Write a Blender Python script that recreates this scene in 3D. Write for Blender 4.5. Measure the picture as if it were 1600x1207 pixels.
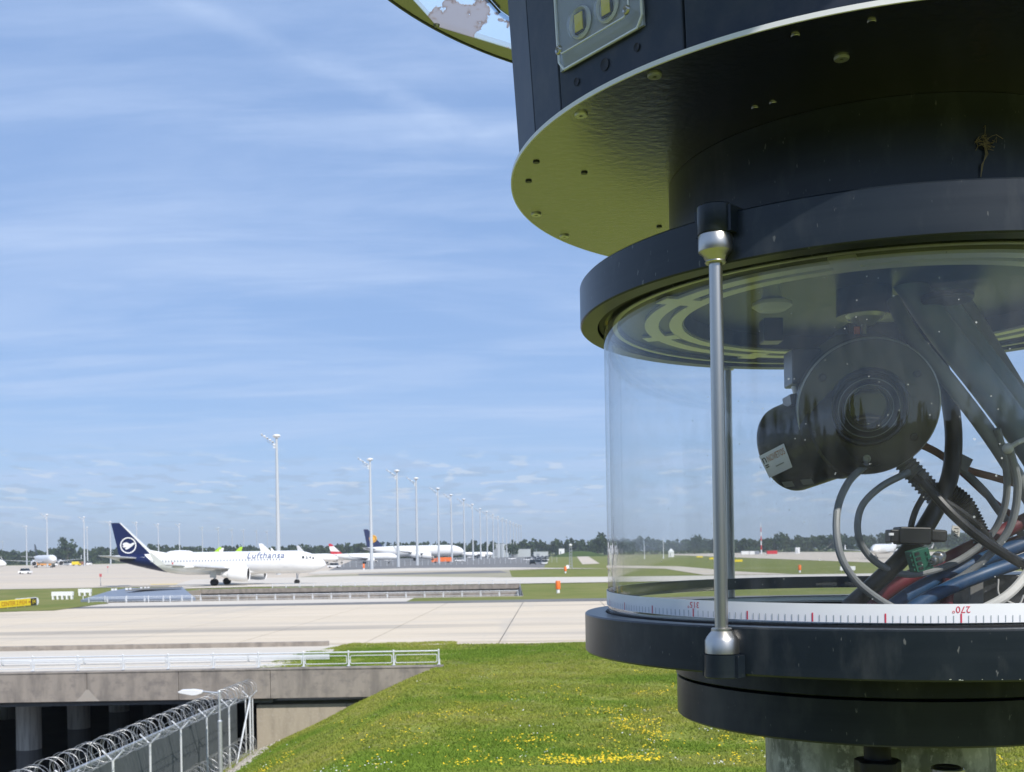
import bpy, bmesh, math, random
from math import sin, cos, tan, pi, radians, sqrt, atan2, hypot
from mathutils import Vector, Matrix, noise
random.seed(7)
for o in list(bpy.data.objects): bpy.data.objects.remove(o)
S = bpy.context.scene
COL = S.collection

# ------------------------------------------------------------------ camera
F = 1691.0; HX = 863.4; ROLL = -0.0166; CH = 4.9     # focal length in photo pixels, horizon row, roll, eye height above the apron
cd = bpy.data.cameras.new('camera'); cam = bpy.data.objects.new('camera', cd); COL.objects.link(cam)
cd.sensor_width = 36; cd.lens = 36 * F / 1600; cd.shift_y = (HX - 603.5) / 1600
cd.clip_start = 0.02; cd.clip_end = 60000
_c, _s = cos(ROLL), sin(ROLL)
cam.matrix_world = Matrix(((_c, -_s, 0, 0), (0, 0, -1, 0), (_s, _c, 0, CH), (0, 0, 0, 1)))
cd.dof.use_dof = True; cd.dof.focus_distance = 0.86; cd.dof.aperture_fstop = cd.lens / 1.0
S.camera = cam

# ------------------------------------------------------------------ world
SUN_EL, SUN_AZ = radians(45), radians(33)            # the sun stands behind the camera, to the right
to_sun = Vector((sin(SUN_AZ) * cos(SUN_EL), -cos(SUN_AZ) * cos(SUN_EL), sin(SUN_EL)))
W = bpy.data.worlds.new('World'); S.world = W; W.use_nodes = True
wn, wl = W.node_tree.nodes, W.node_tree.links
wn.clear()
def N(nt, typ, **kw):
    n = nt.nodes.new(typ)
    for k, v in kw.items():
        if k in n.inputs.keys() if isinstance(k, str) else False: n.inputs[k].default_value = v
        elif hasattr(n, k): setattr(n, k, v)
    return n
wt = W.node_tree
sky = wn.new('ShaderNodeTexSky'); sky.sky_type = 'NISHITA'; sky.sun_disc = False
sky.sun_elevation = SUN_EL; sky.sun_rotation = pi - SUN_AZ
sky.altitude = 450; sky.air_density = 1.0; sky.dust_density = 0.0; sky.ozone_density = 3.0
tc = wn.new('ShaderNodeTexCoord'); sep = wn.new('ShaderNodeSeparateXYZ'); wl.new(tc.outputs['Generated'], sep.inputs[0])
def wm(op, a, b=None, c=None, clamp=False):
    m = wn.new('ShaderNodeMath'); m.operation = op; m.use_clamp = clamp
    for i, v in enumerate((a, b, c)):
        if v is None: continue
        if isinstance(v, (int, float)): m.inputs[i].default_value = v
        else: wl.new(v, m.inputs[i])
    return m.outputs[0]
zc = wm('MAXIMUM', sep.outputs['Z'], 0.0)
den = wm('ADD', zc, 0.10)
cx = wm('DIVIDE', sep.outputs['X'], den); cy = wm('DIVIDE', sep.outputs['Y'], den)
comb = wn.new('ShaderNodeCombineXYZ'); wl.new(cx, comb.inputs[0]); wl.new(cy, comb.inputs[1])
def wnoise(scale, detail, sx, sy, off, rot=0, rough=.55, dist=0.0):
    mp = wn.new('ShaderNodeMapping'); wl.new(comb.outputs[0], mp.inputs[0])
    mp.inputs['Scale'].default_value = (sx, sy, 1); mp.inputs['Location'].default_value = (off, off * .7, 0); mp.inputs['Rotation'].default_value = (0, 0, rot)
    n = wn.new('ShaderNodeTexNoise'); wl.new(mp.outputs[0], n.inputs['Vector'])
    n.inputs['Scale'].default_value = scale; n.inputs['Detail'].default_value = detail; n.inputs['Roughness'].default_value = rough; n.inputs['Distortion'].default_value = dist
    return n.outputs[0]
def wramp(v, lo, hi):
    m = wn.new('ShaderNodeMapRange'); m.interpolation_type = 'SMOOTHSTEP'; wl.new(v, m.inputs[0])
    m.inputs[1].default_value = lo; m.inputs[2].default_value = hi
    return m.outputs[0]
veil = wramp(wnoise(1.3, 8, .6, 1.35, 3.1, radians(-4), .62, .5), .38, .66)       # broad thin cirrus veil
streak = wramp(wnoise(1.9, 7, .45, 2.2, 11.7, radians(6), .58, .4), .46, .70)
contr = wramp(wnoise(1.6, 4, .18, 2.2, 5.3, radians(-38), .5, .2), .60, .84)
cir = wm('ADD', wm('ADD', wm('MULTIPLY', veil, .36), .06), wm('ADD', wm('MULTIPLY', streak, .34), wm('MULTIPLY', contr, .16)), clamp=True)
# small flat fair-weather cumulus low over the horizon
cu = wramp(wnoise(5.5, 5, 1.0, .7, 2.2, 0, .5), .56, .64)
cu2 = wramp(wnoise(5.5, 5, 1.0, .7, 2.45, 0, .5), .50, .62)
low = wm('MULTIPLY', wramp(sep.outputs['Z'], .012, .035), wm('SUBTRACT', 1.0, wramp(sep.outputs['Z'], .07, .105)))
def _dir(px, py):
    dx, dy = px - 800, HX - py; return Vector(((_c * dx - _s * dy) / F, 1, (_s * dx + _c * dy) / F)).normalized()
def contrail(a_, b_, wid, amt, noi):
    n_ = _dir(*a_).cross(_dir(*b_)).normalized(); mid = ((_dir(*a_) + _dir(*b_)) / 2).normalized(); ext = (_dir(*a_) - _dir(*b_)).length * .62
    def dot(v):
        d_ = wn.new('ShaderNodeVectorMath'); d_.operation = 'DOT_PRODUCT'; nm = wn.new('ShaderNodeVectorMath'); nm.operation = 'NORMALIZE'; wl.new(tc.outputs['Generated'], nm.inputs[0]); wl.new(nm.outputs[0], d_.inputs[0]); d_.inputs[1].default_value = v; return d_.outputs['Value']
    off = wm('ADD', dot(n_), wm('MULTIPLY', wm('SUBTRACT', noi, .5), wid * 1.5))
    band = wm('SUBTRACT', 1.0, wramp(wm('ABSOLUTE', off), 0.0, wid)); along = wm('SUBTRACT', 1.0, wramp(wm('ABSOLUTE', wm('ARCCOSINE', dot(mid))), ext * .6, ext * 1.3))
    return wm('MULTIPLY', wm('MULTIPLY', band, along), wm('MULTIPLY', wramp(noi, .25, .65), amt))
ctn = wnoise(7, 5, 1, 1, 8.8, 0, .6)
cir = wm('ADD', cir, wm('ADD', contrail((180, -40), (720, 200), .013, .26, ctn), contrail((560, 225), (900, 195), .010, .22, ctn)), clamp=True)
cum = wm('MULTIPLY', wm('MULTIPLY', cu, low), .50)
cum2 = wm('MULTIPLY', wm('MULTIPLY', cu2, low), .30)
mix0 = wn.new('ShaderNodeMix'); mix0.data_type = 'RGBA'; mix0.inputs[0].default_value = .60; wl.new(sky.outputs[0], mix0.inputs[6]); mix0.inputs[7].default_value = (3.0, 4.9, 9.0, 1)
mix1 = wn.new('ShaderNodeMix'); mix1.data_type = 'RGBA'; wl.new(cir, mix1.inputs[0]); wl.new(mix0.outputs[2], mix1.inputs[6]); mix1.inputs[7].default_value = (5.2, 6.6, 9.3, 1)
mixb = wn.new('ShaderNodeMix'); mixb.data_type = 'RGBA'; wl.new(cum2, mixb.inputs[0]); wl.new(mix1.outputs[2], mixb.inputs[6]); mixb.inputs[7].default_value = (3.2, 4.1, 5.5, 1)
mix2 = wn.new('ShaderNodeMix'); mix2.data_type = 'RGBA'; wl.new(cum, mix2.inputs[0]); wl.new(mixb.outputs[2], mix2.inputs[6]); mix2.inputs[7].default_value = (7.6, 8.2, 9.2, 1)
bg = wn.new('ShaderNodeBackground'); wl.new(mix2.outputs[2], bg.inputs[0]); bg.inputs[1].default_value = 0.100
wo = wn.new('ShaderNodeOutputWorld'); wl.new(bg.outputs[0], wo.inputs[0])
sd = bpy.data.lights.new('sun', 'SUN'); sd.energy = 4.6; sd.angle = radians(.53); sd.color = (1, .95, .88)
sun = bpy.data.objects.new('sun', sd); COL.objects.link(sun); sun.location = (30, -40, 60)
sun.rotation_euler = (-to_sun).to_track_quat('-Z', 'Y').to_euler()
S.view_settings.view_transform = 'Standard'; S.view_settings.look = 'None'; S.view_settings.exposure = 0.10; S.view_settings.gamma = 1
S.view_settings.use_curve_mapping = False
S.render.engine = 'CYCLES'
S.cycles.transparent_max_bounces = 24; S.cycles.max_bounces = 8; S.cycles.volume_bounces = 0

# ------------------------------------------------------------------ helpers
def ray(px, py):
    dx, dy = px - 800, HX - py
    return ((_c * dx - _s * dy) / F, (_s * dx + _c * dy) / F)
def P(px, py, t):                                  # the point at depth t (metres ahead)
    u, v = ray(px, py); return Vector((u * t, t, CH + v * t))
def G(px, py, z=0.0):                              # the point on the level z
    u, v = ray(px, py); t = (z - CH) / v; return Vector((u * t, t, z))

def mat(name, col, rough=.6, metal=0.0, spec=.5, noise_=None, bump=None, coat=0, coords='Object', vor=None, trans=0.0):
    """noise_: list of (scale(x,y,z) or scale, colour, lo, hi, detail); bump: (scale, strength)"""
    m = bpy.data.materials.new(name); m.use_nodes = True; nt = m.node_tree; n, l = nt.nodes, nt.links
    b = n['Principled BSDF']; b.inputs['Roughness'].default_value = rough; b.inputs['Metallic'].default_value = metal
    b.inputs['Specular IOR Level'].default_value = spec
    if coat: b.inputs['Coat Weight'].default_value = coat; b.inputs['Coat Roughness'].default_value = .08
    tcn = n.new('ShaderNodeTexCoord'); cur = None
    src = n.new('ShaderNodeNewGeometry').outputs['Position'] if coords == 'World' else tcn.outputs[coords]
    base = n.new('ShaderNodeRGB'); base.outputs[0].default_value = (*col, 1); cur = base.outputs[0]
    for i, e in enumerate(noise_ or []):
        sc, c2, lo, hi = e[:4]; det = e[4] if len(e) > 4 else 4
        mp = n.new('ShaderNodeMapping'); l.new(src, mp.inputs[0])
        mp.inputs['Scale'].default_value = sc if isinstance(sc, tuple) else (sc,) * 3; mp.inputs['Location'].default_value = (i * 3.7, i * 1.9, 0)
        t = n.new('ShaderNodeTexNoise'); t.inputs['Scale'].default_value = 1; t.inputs['Detail'].default_value = det; t.inputs['Roughness'].default_value = .6
        l.new(mp.outputs[0], t.inputs['Vector'])
        mr = n.new('ShaderNodeMapRange'); mr.inputs[1].default_value = lo; mr.inputs[2].default_value = hi; l.new(t.outputs[0], mr.inputs[0])
        mx = n.new('ShaderNodeMix'); mx.data_type = 'RGBA'; l.new(mr.outputs[0], mx.inputs[0]); l.new(cur, mx.inputs[6]); mx.inputs[7].default_value = (*c2, 1); cur = mx.outputs[2]
    l.new(cur, b.inputs['Base Color'])
    if bump:
        mp = n.new('ShaderNodeMapping'); l.new(src, mp.inputs[0]); sc = bump[0]
        mp.inputs['Scale'].default_value = sc if isinstance(sc, tuple) else (sc,) * 3
        t = n.new('ShaderNodeTexNoise'); t.inputs['Scale'].default_value = 1; t.inputs['Detail'].default_value = 5; l.new(mp.outputs[0], t.inputs['Vector'])
        bp = n.new('ShaderNodeBump'); bp.inputs['Strength'].default_value = bump[1]; bp.inputs['Distance'].default_value = bump[2] if len(bump) > 2 else .01
        l.new(t.outputs[0], bp.inputs['Height']); l.new(bp.outputs[0], b.inputs['Normal'])
    if trans:
        tr = n.new('ShaderNodeBsdfTranslucent'); l.new(cur, tr.inputs[0]); ms = n.new('ShaderNodeMixShader'); ms.inputs[0].default_value = trans
        out = n['Material Output']; l.new(b.outputs[0], ms.inputs[1]); l.new(tr.outputs[0], ms.inputs[2]); l.new(ms.outputs[0], out.inputs[0])
    return m

def glass_mat(name, tint, dust=.06, smear=.05, spots=True):
    """thin clear wall: straight-through light + a Fresnel mirror + a film of dust, specks and painted refraction streaks"""
    m = bpy.data.materials.new(name); m.use_nodes = True; nt = m.node_tree; n, l = nt.nodes, nt.links; n.clear()
    out = n.new('ShaderNodeOutputMaterial'); tr = n.new('ShaderNodeBsdfTransparent'); tr.inputs[0].default_value = (*tint, 1)
    gl = n.new('ShaderNodeBsdfGlossy'); gl.inputs['Roughness'].default_value = .015
    fr = n.new('ShaderNodeFresnel'); fr.inputs[0].default_value = 1.5
    geo = n.new('ShaderNodeNewGeometry')
    # Fresnel node treats back faces as leaving the glass; a thin wall mirrors both ways alike, so feed it 1/ior there
    mr = n.new('ShaderNodeMapRange'); l.new(geo.outputs['Backfacing'], mr.inputs[0]); mr.inputs[3].default_value = 1.5; mr.inputs[4].default_value = 1 / 1.5
    l.new(mr.outputs[0], fr.inputs[0])
    m1 = n.new('ShaderNodeMixShader'); l.new(fr.outputs[0], m1.inputs[0]); l.new(tr.outputs[0], m1.inputs[1]); l.new(gl.outputs[0], m1.inputs[2])
    df = n.new('ShaderNodeBsdfDiffuse'); df.inputs[0].default_value = (.75, .76, .74, 1)
    t = n.new('ShaderNodeTexCoord'); no = n.new('ShaderNodeTexNoise'); mp = n.new('ShaderNodeMapping'); l.new(t.outputs['Object'], mp.inputs[0]); mp.inputs['Scale'].default_value = (9, 9, 3.5)
    l.new(mp.outputs[0], no.inputs['Vector']); no.inputs['Detail'].default_value = 7; no.inputs['Distortion'].default_value = 1.2
    n2 = n.new('ShaderNodeTexNoise'); mp2 = n.new('ShaderNodeMapping'); l.new(t.outputs['Object'], mp2.inputs[0]); mp2.inputs['Scale'].default_value = (140, 140, 5); l.new(mp2.outputs[0], n2.inputs['Vector']); n2.inputs['Detail'].default_value = 4  # vertical streaks imitating the wall's refraction, mixed into the dust
    r2 = n.new('ShaderNodeMapRange'); l.new(n2.outputs[0], r2.inputs[0]); r2.inputs[1].default_value = .58; r2.inputs[2].default_value = .75; r2.inputs[4].default_value = .10
    ad = n.new('ShaderNodeMath'); l.new(no.outputs[0], ad.inputs[0]); l.new(r2.outputs[0], ad.inputs[1]); no = ad
    r = n.new('ShaderNodeMapRange'); l.new(no.outputs[0], r.inputs[0]); r.inputs[1].default_value = .35; r.inputs[2].default_value = .75; r.inputs[3].default_value = dust; r.inputs[4].default_value = dust + smear
    fac = r.outputs[0]
    if spots:
        for sc, rad, k in ((150, .035, .8), (60, .024, .9)):
            v = n.new('ShaderNodeTexVoronoi'); v.inputs['Scale'].default_value = sc; l.new(t.outputs['Object'], v.inputs['Vector'])
            sx = n.new('ShaderNodeSeparateColor'); l.new(v.outputs['Color'], sx.inputs[0])
            cmp_ = n.new('ShaderNodeMath'); cmp_.operation = 'GREATER_THAN'; l.new(sx.outputs[0], cmp_.inputs[0]); cmp_.inputs[1].default_value = .80
            md = n.new('ShaderNodeMath'); md.operation = 'LESS_THAN'; l.new(v.outputs['Distance'], md.inputs[0]); md.inputs[1].default_value = rad * 2.2
            mm = n.new('ShaderNodeMath'); mm.operation = 'MULTIPLY'; l.new(cmp_.outputs[0], mm.inputs[0]); l.new(md.outputs[0], mm.inputs[1])
            mk = n.new('ShaderNodeMath'); mk.operation = 'MULTIPLY_ADD'; mk.use_clamp = True; l.new(mm.outputs[0], mk.inputs[0]); mk.inputs[1].default_value = k * .55; l.new(fac, mk.inputs[2]); fac = mk.outputs[0]
    m2 = n.new('ShaderNodeMixShader'); l.new(fac, m2.inputs[0]); l.new(m1.outputs[0], m2.inputs[1]); l.new(df.outputs[0], m2.inputs[2]); l.new(m2.outputs[0], out.inputs[0])
    return m

class MB:
    """collects shapes; build() links them as ONE mesh object"""
    def __init__(s): s.v = []; s.f = []
    def add(s, vs, fs):
        k = len(s.v); s.v += [Vector(v) for v in vs]; s.f += [tuple(i + k for i in f) for f in fs]; return s
    def box(s, c, d, rz=0, M=None):
        c = Vector(c); hx, hy, hz = d[0] / 2, d[1] / 2, d[2] / 2
        vs = [Vector((x, y, z)) for z in (-hz, hz) for x, y in ((-hx, -hy), (hx, -hy), (hx, hy), (-hx, hy))]
        R = M or Matrix.Rotation(rz, 3, 'Z')
        return s.add([c + R @ v for v in vs], [(3, 2, 1, 0), (4, 5, 6, 7), (0, 1, 5, 4), (1, 2, 6, 5), (2, 3, 7, 6), (3, 0, 4, 7)])
    def cyl(s, a, b, r0, r1=None, n=16, caps=True):
        a, b = Vector(a), Vector(b); r1 = r0 if r1 is None else r1
        z = (b - a).normalized(); x = z.orthogonal().normalized(); y = z.cross(x)
        vs = [a + (x * cos(2 * pi * i / n) + y * sin(2 * pi * i / n)) * r0 for i in range(n)] + [b + (x * cos(2 * pi * i / n) + y * sin(2 * pi * i / n)) * r1 for i in range(n)]
        fs = [(i, (i + 1) % n, n + (i + 1) % n, n + i) for i in range(n)]
        if caps: fs += [tuple(range(n - 1, -1, -1)), tuple(range(n, 2 * n))]
        return s.add(vs, fs)
    def lathe(s, prof, c=(0, 0, 0), n=64, M=None, a0=0, a1=2 * pi, closed=False):
        """prof: (radius, height) pairs from bottom-outside upwards; rotated about Z (or M)"""
        c = Vector(c); M = M or Matrix.Identity(3); full = abs(a1 - a0 - 2 * pi) < 1e-6; m = n if full else n + 1
        vs = []
        for i in range(m):
            a = a0 + (a1 - a0) * i / n
            for r, z in prof: vs.append(c + M @ Vector((r * cos(a), r * sin(a), z)))
        k = len(prof); fs = []
        for i in range(n):
            j = (i + 1) % m
            for q in range(k if closed else k - 1):
                q2 = (q + 1) % k
                fs.append((i * k + q, j * k + q, j * k + q2, i * k + q2))
        return s.add(vs, fs)
    def tube(s, pts, r, n=8, caps=True):
        pts = [Vector(p) for p in pts]; rs = r if isinstance(r, (list, tuple)) else [r] * len(pts)
        up = None; vs = []
        for i, p in enumerate(pts):
            t = (pts[min(i + 1, len(pts) - 1)] - pts[max(i - 1, 0)]).normalized()
            if up is None: up = t.orthogonal().normalized()
            up = (up - t * up.dot(t)).normalized(); w = t.cross(up)
            for k in range(n): vs.append(p + (up * cos(2 * pi * k / n) + w * sin(2 * pi * k / n)) * rs[i])
        fs = [(i * n + k, i * n + (k + 1) % n, (i + 1) * n + (k + 1) % n, (i + 1) * n + k) for i in range(len(pts) - 1) for k in range(n)]
        if caps: fs += [tuple(range(n - 1, -1, -1)), tuple(range((len(pts) - 1) * n, len(pts) * n))]
        return s.add(vs, fs)
    def prism(s, poly, off):                        # closed 3-D polygon swept by off
        poly = [Vector(p) for p in poly]; off = Vector(off); n = len(poly)
        return s.add(poly + [p + off for p in poly], [tuple(range(n))[::-1], tuple(range(n, 2 * n))] + [(i, (i + 1) % n, n + (i + 1) % n, n + i) for i in range(n)])
    def face(s, poly): return s.add(poly, [tuple(range(len(poly)))])
    def ball(s, c, r, nu=12, nv=8, sc=(1, 1, 1)):
        c = Vector(c); vs = [c + Vector((0, 0, -r * sc[2]))]
        for j in range(1, nv):
            a = -pi / 2 + pi * j / nv
            for i in range(nu): vs.append(c + Vector((r * sc[0] * cos(a) * cos(2 * pi * i / nu), r * sc[1] * cos(a) * sin(2 * pi * i / nu), r * sc[2] * sin(a))))
        vs.append(c + Vector((0, 0, r * sc[2]))); L = len(vs) - 1
        fs = [(0, 1 + (i + 1) % nu, 1 + i) for i in range(nu)] + [(L, L - nu + i, L - nu + (i + 1) % nu) for i in range(nu)]
        fs += [(1 + j * nu + i, 1 + j * nu + (i + 1) % nu, 1 + (j + 1) * nu + (i + 1) % nu, 1 + (j + 1) * nu + i) for j in range(nv - 2) for i in range(nu)]
        return s.add(vs, fs)
    def build(s, name, m, parent=None, org=None, smooth=True, bevel=0, ang=35, mats=None, fm=None, keep=False):
        """org: world origin of the thing when the shapes were given in world coordinates"""
        o_ = Vector(org) if org is not None else Vector((0, 0, 0))
        me = bpy.data.meshes.new(name); me.from_pydata([v - o_ for v in s.v], [], s.f)
        me.materials.append(m)
        for x in mats or []: me.materials.append(x)
        bm = bmesh.new(); bm.from_mesh(me); bmesh.ops.recalc_face_normals(bm, faces=bm.faces) if not keep else None; bm.to_mesh(me); bm.free()
        if fm:
            for p in me.polygons: p.material_index = fm(p.center + o_)
        if smooth:
            me.shade_smooth(); me.set_sharp_from_angle(angle=radians(ang))
        ob = bpy.data.objects.new(name, me); COL.objects.link(ob)
        if parent is not None: ob.parent = parent
        elif org is not None: ob.location = o_
        if bevel:
            b = ob.modifiers.new('bevel', 'BEVEL'); b.width = bevel; b.segments = 2; b.limit_method = 'ANGLE'; b.angle_limit = radians(40); b.harden_normals = True
        return ob

def tag(o, label=None, cat=None, group=None, kind=None):
    if label: o['label'] = label
    if cat: o['category'] = cat
    if group: o['group'] = group
    if kind: o['kind'] = kind
    return o
def empty(name, loc, label=None, cat=None, group=None, rz=0):
    o = bpy.data.objects.new(name, None); COL.objects.link(o); o.location = loc; o.rotation_euler.z = rz; o.empty_display_size = .1
    return tag(o, label, cat, group)
def copy_tree(o, parent=None):
    c = o.copy(); COL.objects.link(c)
    if parent is not None: c.parent = parent
    for ch in list(o.children): copy_tree(ch, c)
    return c
def text_mesh(txt, size, depth=0.0, align='CENTER', shear=0, spacing=1.0, res=3, bold=0.0):
    cu_ = bpy.data.curves.new('t', 'FONT'); cu_.body = txt; cu_.size = size; cu_.extrude = depth; cu_.align_x = align; cu_.align_y = 'CENTER'
    cu_.shear = shear; cu_.offset = bold; cu_.space_character = spacing; cu_.resolution_u = res
    ob = bpy.data.objects.new('t', cu_); COL.objects.link(ob)
    dg = bpy.context.evaluated_depsgraph_get(); dg.update(); me = bpy.data.meshes.new_from_object(ob.evaluated_get(dg))
    bm = bmesh.new(); bm.from_mesh(me)
    for k in range(-8, 9):
        bmesh.ops.bisect_plane(bm, geom=bm.verts[:] + bm.edges[:] + bm.faces[:], plane_co=(0, k * size / 10, 0), plane_no=(0, 1, 0))
    bm.to_mesh(me); bm.free()
    vs = [v.co.copy() for v in me.vertices]; fs = [tuple(p.vertices) for p in me.polygons]
    bpy.data.objects.remove(ob); bpy.data.curves.remove(cu_); bpy.data.meshes.remove(me)
    return vs, fs
def smooth_path(pts, k=8):                           # Catmull-Rom through the points
    pts = [Vector(p) for p in pts]; q = [pts[0] * 2 - pts[1]] + pts + [pts[-1] * 2 - pts[-2]]; out = []
    for i in range(1, len(q) - 2):
        for j in range(k):
            t = j / k; a, b, c, d = q[i - 1], q[i], q[i + 1], q[i + 2]
            out.append(.5 * ((2 * b) + (c - a) * t + (2 * a - 5 * b + 4 * c - d) * t * t + (3 * b - a - 3 * c + d) * t ** 3))
    out.append(pts[-1]); return out

# ------------------------------------------------------------------ materials
M = {}
M['grass_ground'] = mat('grass_ground', (.25, .275, .055), .95, noise_=[(.35, (.23, .26, .055), .4, .65), ((1.6, 1.6, 1.6), (.28, .26, .11), .50, .72), (9, (.14, .19, .035), .45, .75)], bump=(25, .8, .03), spec=.1)
M['field_grass'] = mat('field_grass', (.19, .205, .055), .95, noise_=[(.02, (.22, .215, .075), .4, .65), ((.15, .15, 1), (.125, .165, .035), .4, .7), ((1.2, 1.2, 1), (.20, .19, .07), .5, .75)], spec=.1)
M['blade'] = mat('blade', (.33, .365, .060), .8, noise_=[(.5, (.36, .375, .08), .4, .6), (2.5, (.42, .385, .17), .52, .72), (.11, (.20, .30, .040), .45, .6)], spec=.15, trans=.35)
M['flower'] = mat('flower', (.80, .62, .01), .7, noise_=[(3, (.75, .45, .01), .4, .7)])
M['daisy'] = mat('daisy', (.75, .75, .68), .7)
M['slab'] = mat('slab', (.62, .53, .405), .9, noise_=[((.05, .12, 1), (.54, .475, .385), .48, .66), ((.02, .25, 1), (.67, .575, .45), .5, .7), ((1.5, 1.5, 1), (.58, .51, .42), .55, .85), ((.012, .16, 1), (.40, .355, .295), .53, .64), ((.3, .02, 1), (.52, .46, .38), .6, .72)], spec=.2, coords='World')
M['apron'] = mat('apron', (.58, .495, .385), .9, noise_=[((.008, .05, 1), (.50, .44, .37), .42, .6), ((.02, .12, 1), (.64, .56, .46), .5, .7), ((.3, .5, 1), (.54, .48, .40), .5, .8)], spec=.2)
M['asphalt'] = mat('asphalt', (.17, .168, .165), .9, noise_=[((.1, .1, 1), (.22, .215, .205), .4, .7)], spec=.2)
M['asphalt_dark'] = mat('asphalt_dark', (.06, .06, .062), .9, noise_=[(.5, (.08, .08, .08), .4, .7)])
M['pale_concrete'] = mat('pale_concrete', (.60, .545, .46), .85, noise_=[((.2, 2, 1), (.47, .43, .37), .5, .7), (3, (.64, .59, .51), .5, .8)])
M['parapet'] = mat('parapet', (.31, .272, .232), .9, noise_=[((1.3, 1, .35), (.17, .152, .135), .45, .7), ((9, 3, .6), (.29, .262, .23), .55, .8, 6), ((2.2, 2, 3), (.20, .178, .16), .5, .7)], bump=(12, .4, .01))
M['wall'] = mat('wall', (.40, .345, .27), .9, noise_=[((3, 3, .5), (.32, .275, .215), .45, .7), (8, (.44, .39, .32), .5, .8)], bump=(10, .3, .01))
M['stain'] = mat('stain', (.37, .33, .285), .9, noise_=[(4, (.36, .33, .29), .45, .65)])
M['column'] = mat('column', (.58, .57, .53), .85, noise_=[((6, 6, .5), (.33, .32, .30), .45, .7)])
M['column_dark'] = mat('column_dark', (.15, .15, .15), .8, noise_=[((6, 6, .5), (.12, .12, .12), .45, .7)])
M['galv'] = mat('galv', (.62, .64, .66), .38, metal=.55, noise_=[(20, (.48, .50, .52), .45, .7)])
M['galv_white'] = mat('galv_white', (.70, .72, .74), .45, metal=.2)
M['wire'] = mat('wire', (.42, .43, .44), .45, metal=.6)
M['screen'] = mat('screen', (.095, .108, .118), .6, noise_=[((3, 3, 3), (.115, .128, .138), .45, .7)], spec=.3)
M['stone'] = mat('stone', (.40, .37, .32), .95, noise_=[(8, (.52, .49, .44), .45, .7)])
M['white_paint'] = mat('white_paint', (.82, .82, .82), .35, noise_=[(.6, (.77, .77, .77), .4, .7)], spec=.5)
M['navy'] = mat('navy', (.006, .013, .075), .35)
M['navy_letters'] = mat('navy_letters', (.08, .11, .22), .5)
M['glass_dark'] = mat('glass_dark', (.02, .025, .03), .1)
M['window_grey'] = mat('window_grey', (.25, .27, .32), .3)
M['silver'] = mat('silver', (.55, .56, .58), .35, metal=.5)
M['tyre'] = mat('tyre', (.012, .012, .013), .8)
M['wing'] = mat('wing', (.50, .51, .52), .45)
M['red'] = mat('red', (.55, .02, .03), .4)
M['lime'] = mat('lime', (.42, .68, .02), .45)
M['orange'] = mat('orange', (.85, .17, .02), .5)
M['orange_far'] = mat('orange_far', (.75, .33, .06), .5)
M['yellow'] = mat('yellow', (.82, .62, .015), .5)
M['yellow_disc'] = mat('yellow_disc', (.85, .42, .01), .5)
M['black'] = mat('black', (.012, .012, .013), .5)
M['mast'] = mat('mast', (.50, .53, .56), .5, metal=.1)
M['canopy_grey'] = mat('canopy_grey', (.23, .26, .31), .45, metal=.3, noise_=[((.2, .2, 1), (.28, .31, .36), .4, .7)])
M['leaf'] = mat('leaf', (.045, .075, .030), .9, noise_=[(.08, (.060, .080, .026), .4, .65), (.4, (.028, .045, .015), .45, .7)], spec=.1, trans=.15)
M['leaf2'] = mat('leaf2', (.07, .11, .025), .9, noise_=[(.1, (.05, .08, .02), .4, .65)], spec=.1, trans=.15)
M['bark'] = mat('bark', (.08, .06, .045), .95)
M['car_grey'] = mat('car_grey', (.30, .32, .34), .35)
M['shed'] = mat('shed', (.45, .48, .48), .6)
# tower
M['anod'] = mat('anod', (.008, .013, .020), .33, spec=.45, noise_=[((2, 2, 60), (.018, .024, .032), .45, .75, 6), (25, (.014, .020, .028), .5, .8), ((35, 35, 14), (.045, .05, .055), .52, .80, 8), ((260, 260, 90), (.11, .115, .115), .70, .74, 2)], bump=((3, 3, 160), .05, .001))
M['housing'] = mat('housing', (.024, .034, .054), .48, spec=.4, noise_=[(40, (.048, .054, .068), .4, .7, 6)], bump=(900, .08, .0004))
M['underplate'] = mat('underplate', (.38, .375, .36), .27, metal=1.0, noise_=[((70, 80, 70), (.36, .36, .33), .45, .7, 6), ((5, 5, 5), (.34, .34, .31), .5, .75)], bump=((120, 150, 120), .42, .0010))
M['white_edge'] = mat('white_edge', (.80, .80, .80), .4)
M['steel'] = mat('steel', (.56, .535, .49), .33, metal=1.0, noise_=[((80, 80, 3), (.50, .50, .49), .4, .7)], bump=((200, 200, 8), .05, .0004))
M['alu_ring'] = mat('alu_ring', (.72, .73, .62), .45, metal=.75)
M['trim'] = mat('trim', (.33, .34, .33), .4, metal=.5)
M['zinc'] = mat('zinc', (.42, .43, .41), .60, metal=.45, noise_=[((26, 26, 18), (.17, .18, .165), .47, .58, 8), ((110, 110, 90), (.55, .56, .54), .54, .66), ((60, 60, 9), (.24, .26, .23), .52, .64)], bump=((40, 40, 14), .25, .001))
M['tape'] = mat('tape', (.84, .85, .87), .45, noise_=[(20, (.80, .81, .83), .4, .7)])
M['tape_back'] = mat('tape_back', (.10, .105, .115), .6)
M['red_ink'] = mat('red_ink', (.62, .06, .10), .6)
M['grey_ink'] = mat('grey_ink', (.38, .43, .44), .6)
M['rubber'] = mat('rubber', (.008, .008, .009), .6)
M['cam_black'] = mat('cam_black', (.030, .031, .034), .30, spec=.5, noise_=[(30, (.034, .034, .036), .45, .7, 6)])
M['lens'] = mat('lens', (.015, .015, .016), .08, spec=.8)
M['sticker'] = mat('sticker', (.80, .80, .82), .4)
M['brown_ink'] = mat('brown_ink', (.45, .20, .08), .6)
M['knob_grey'] = mat('knob_grey', (.52, .54, .52), .45)
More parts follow.
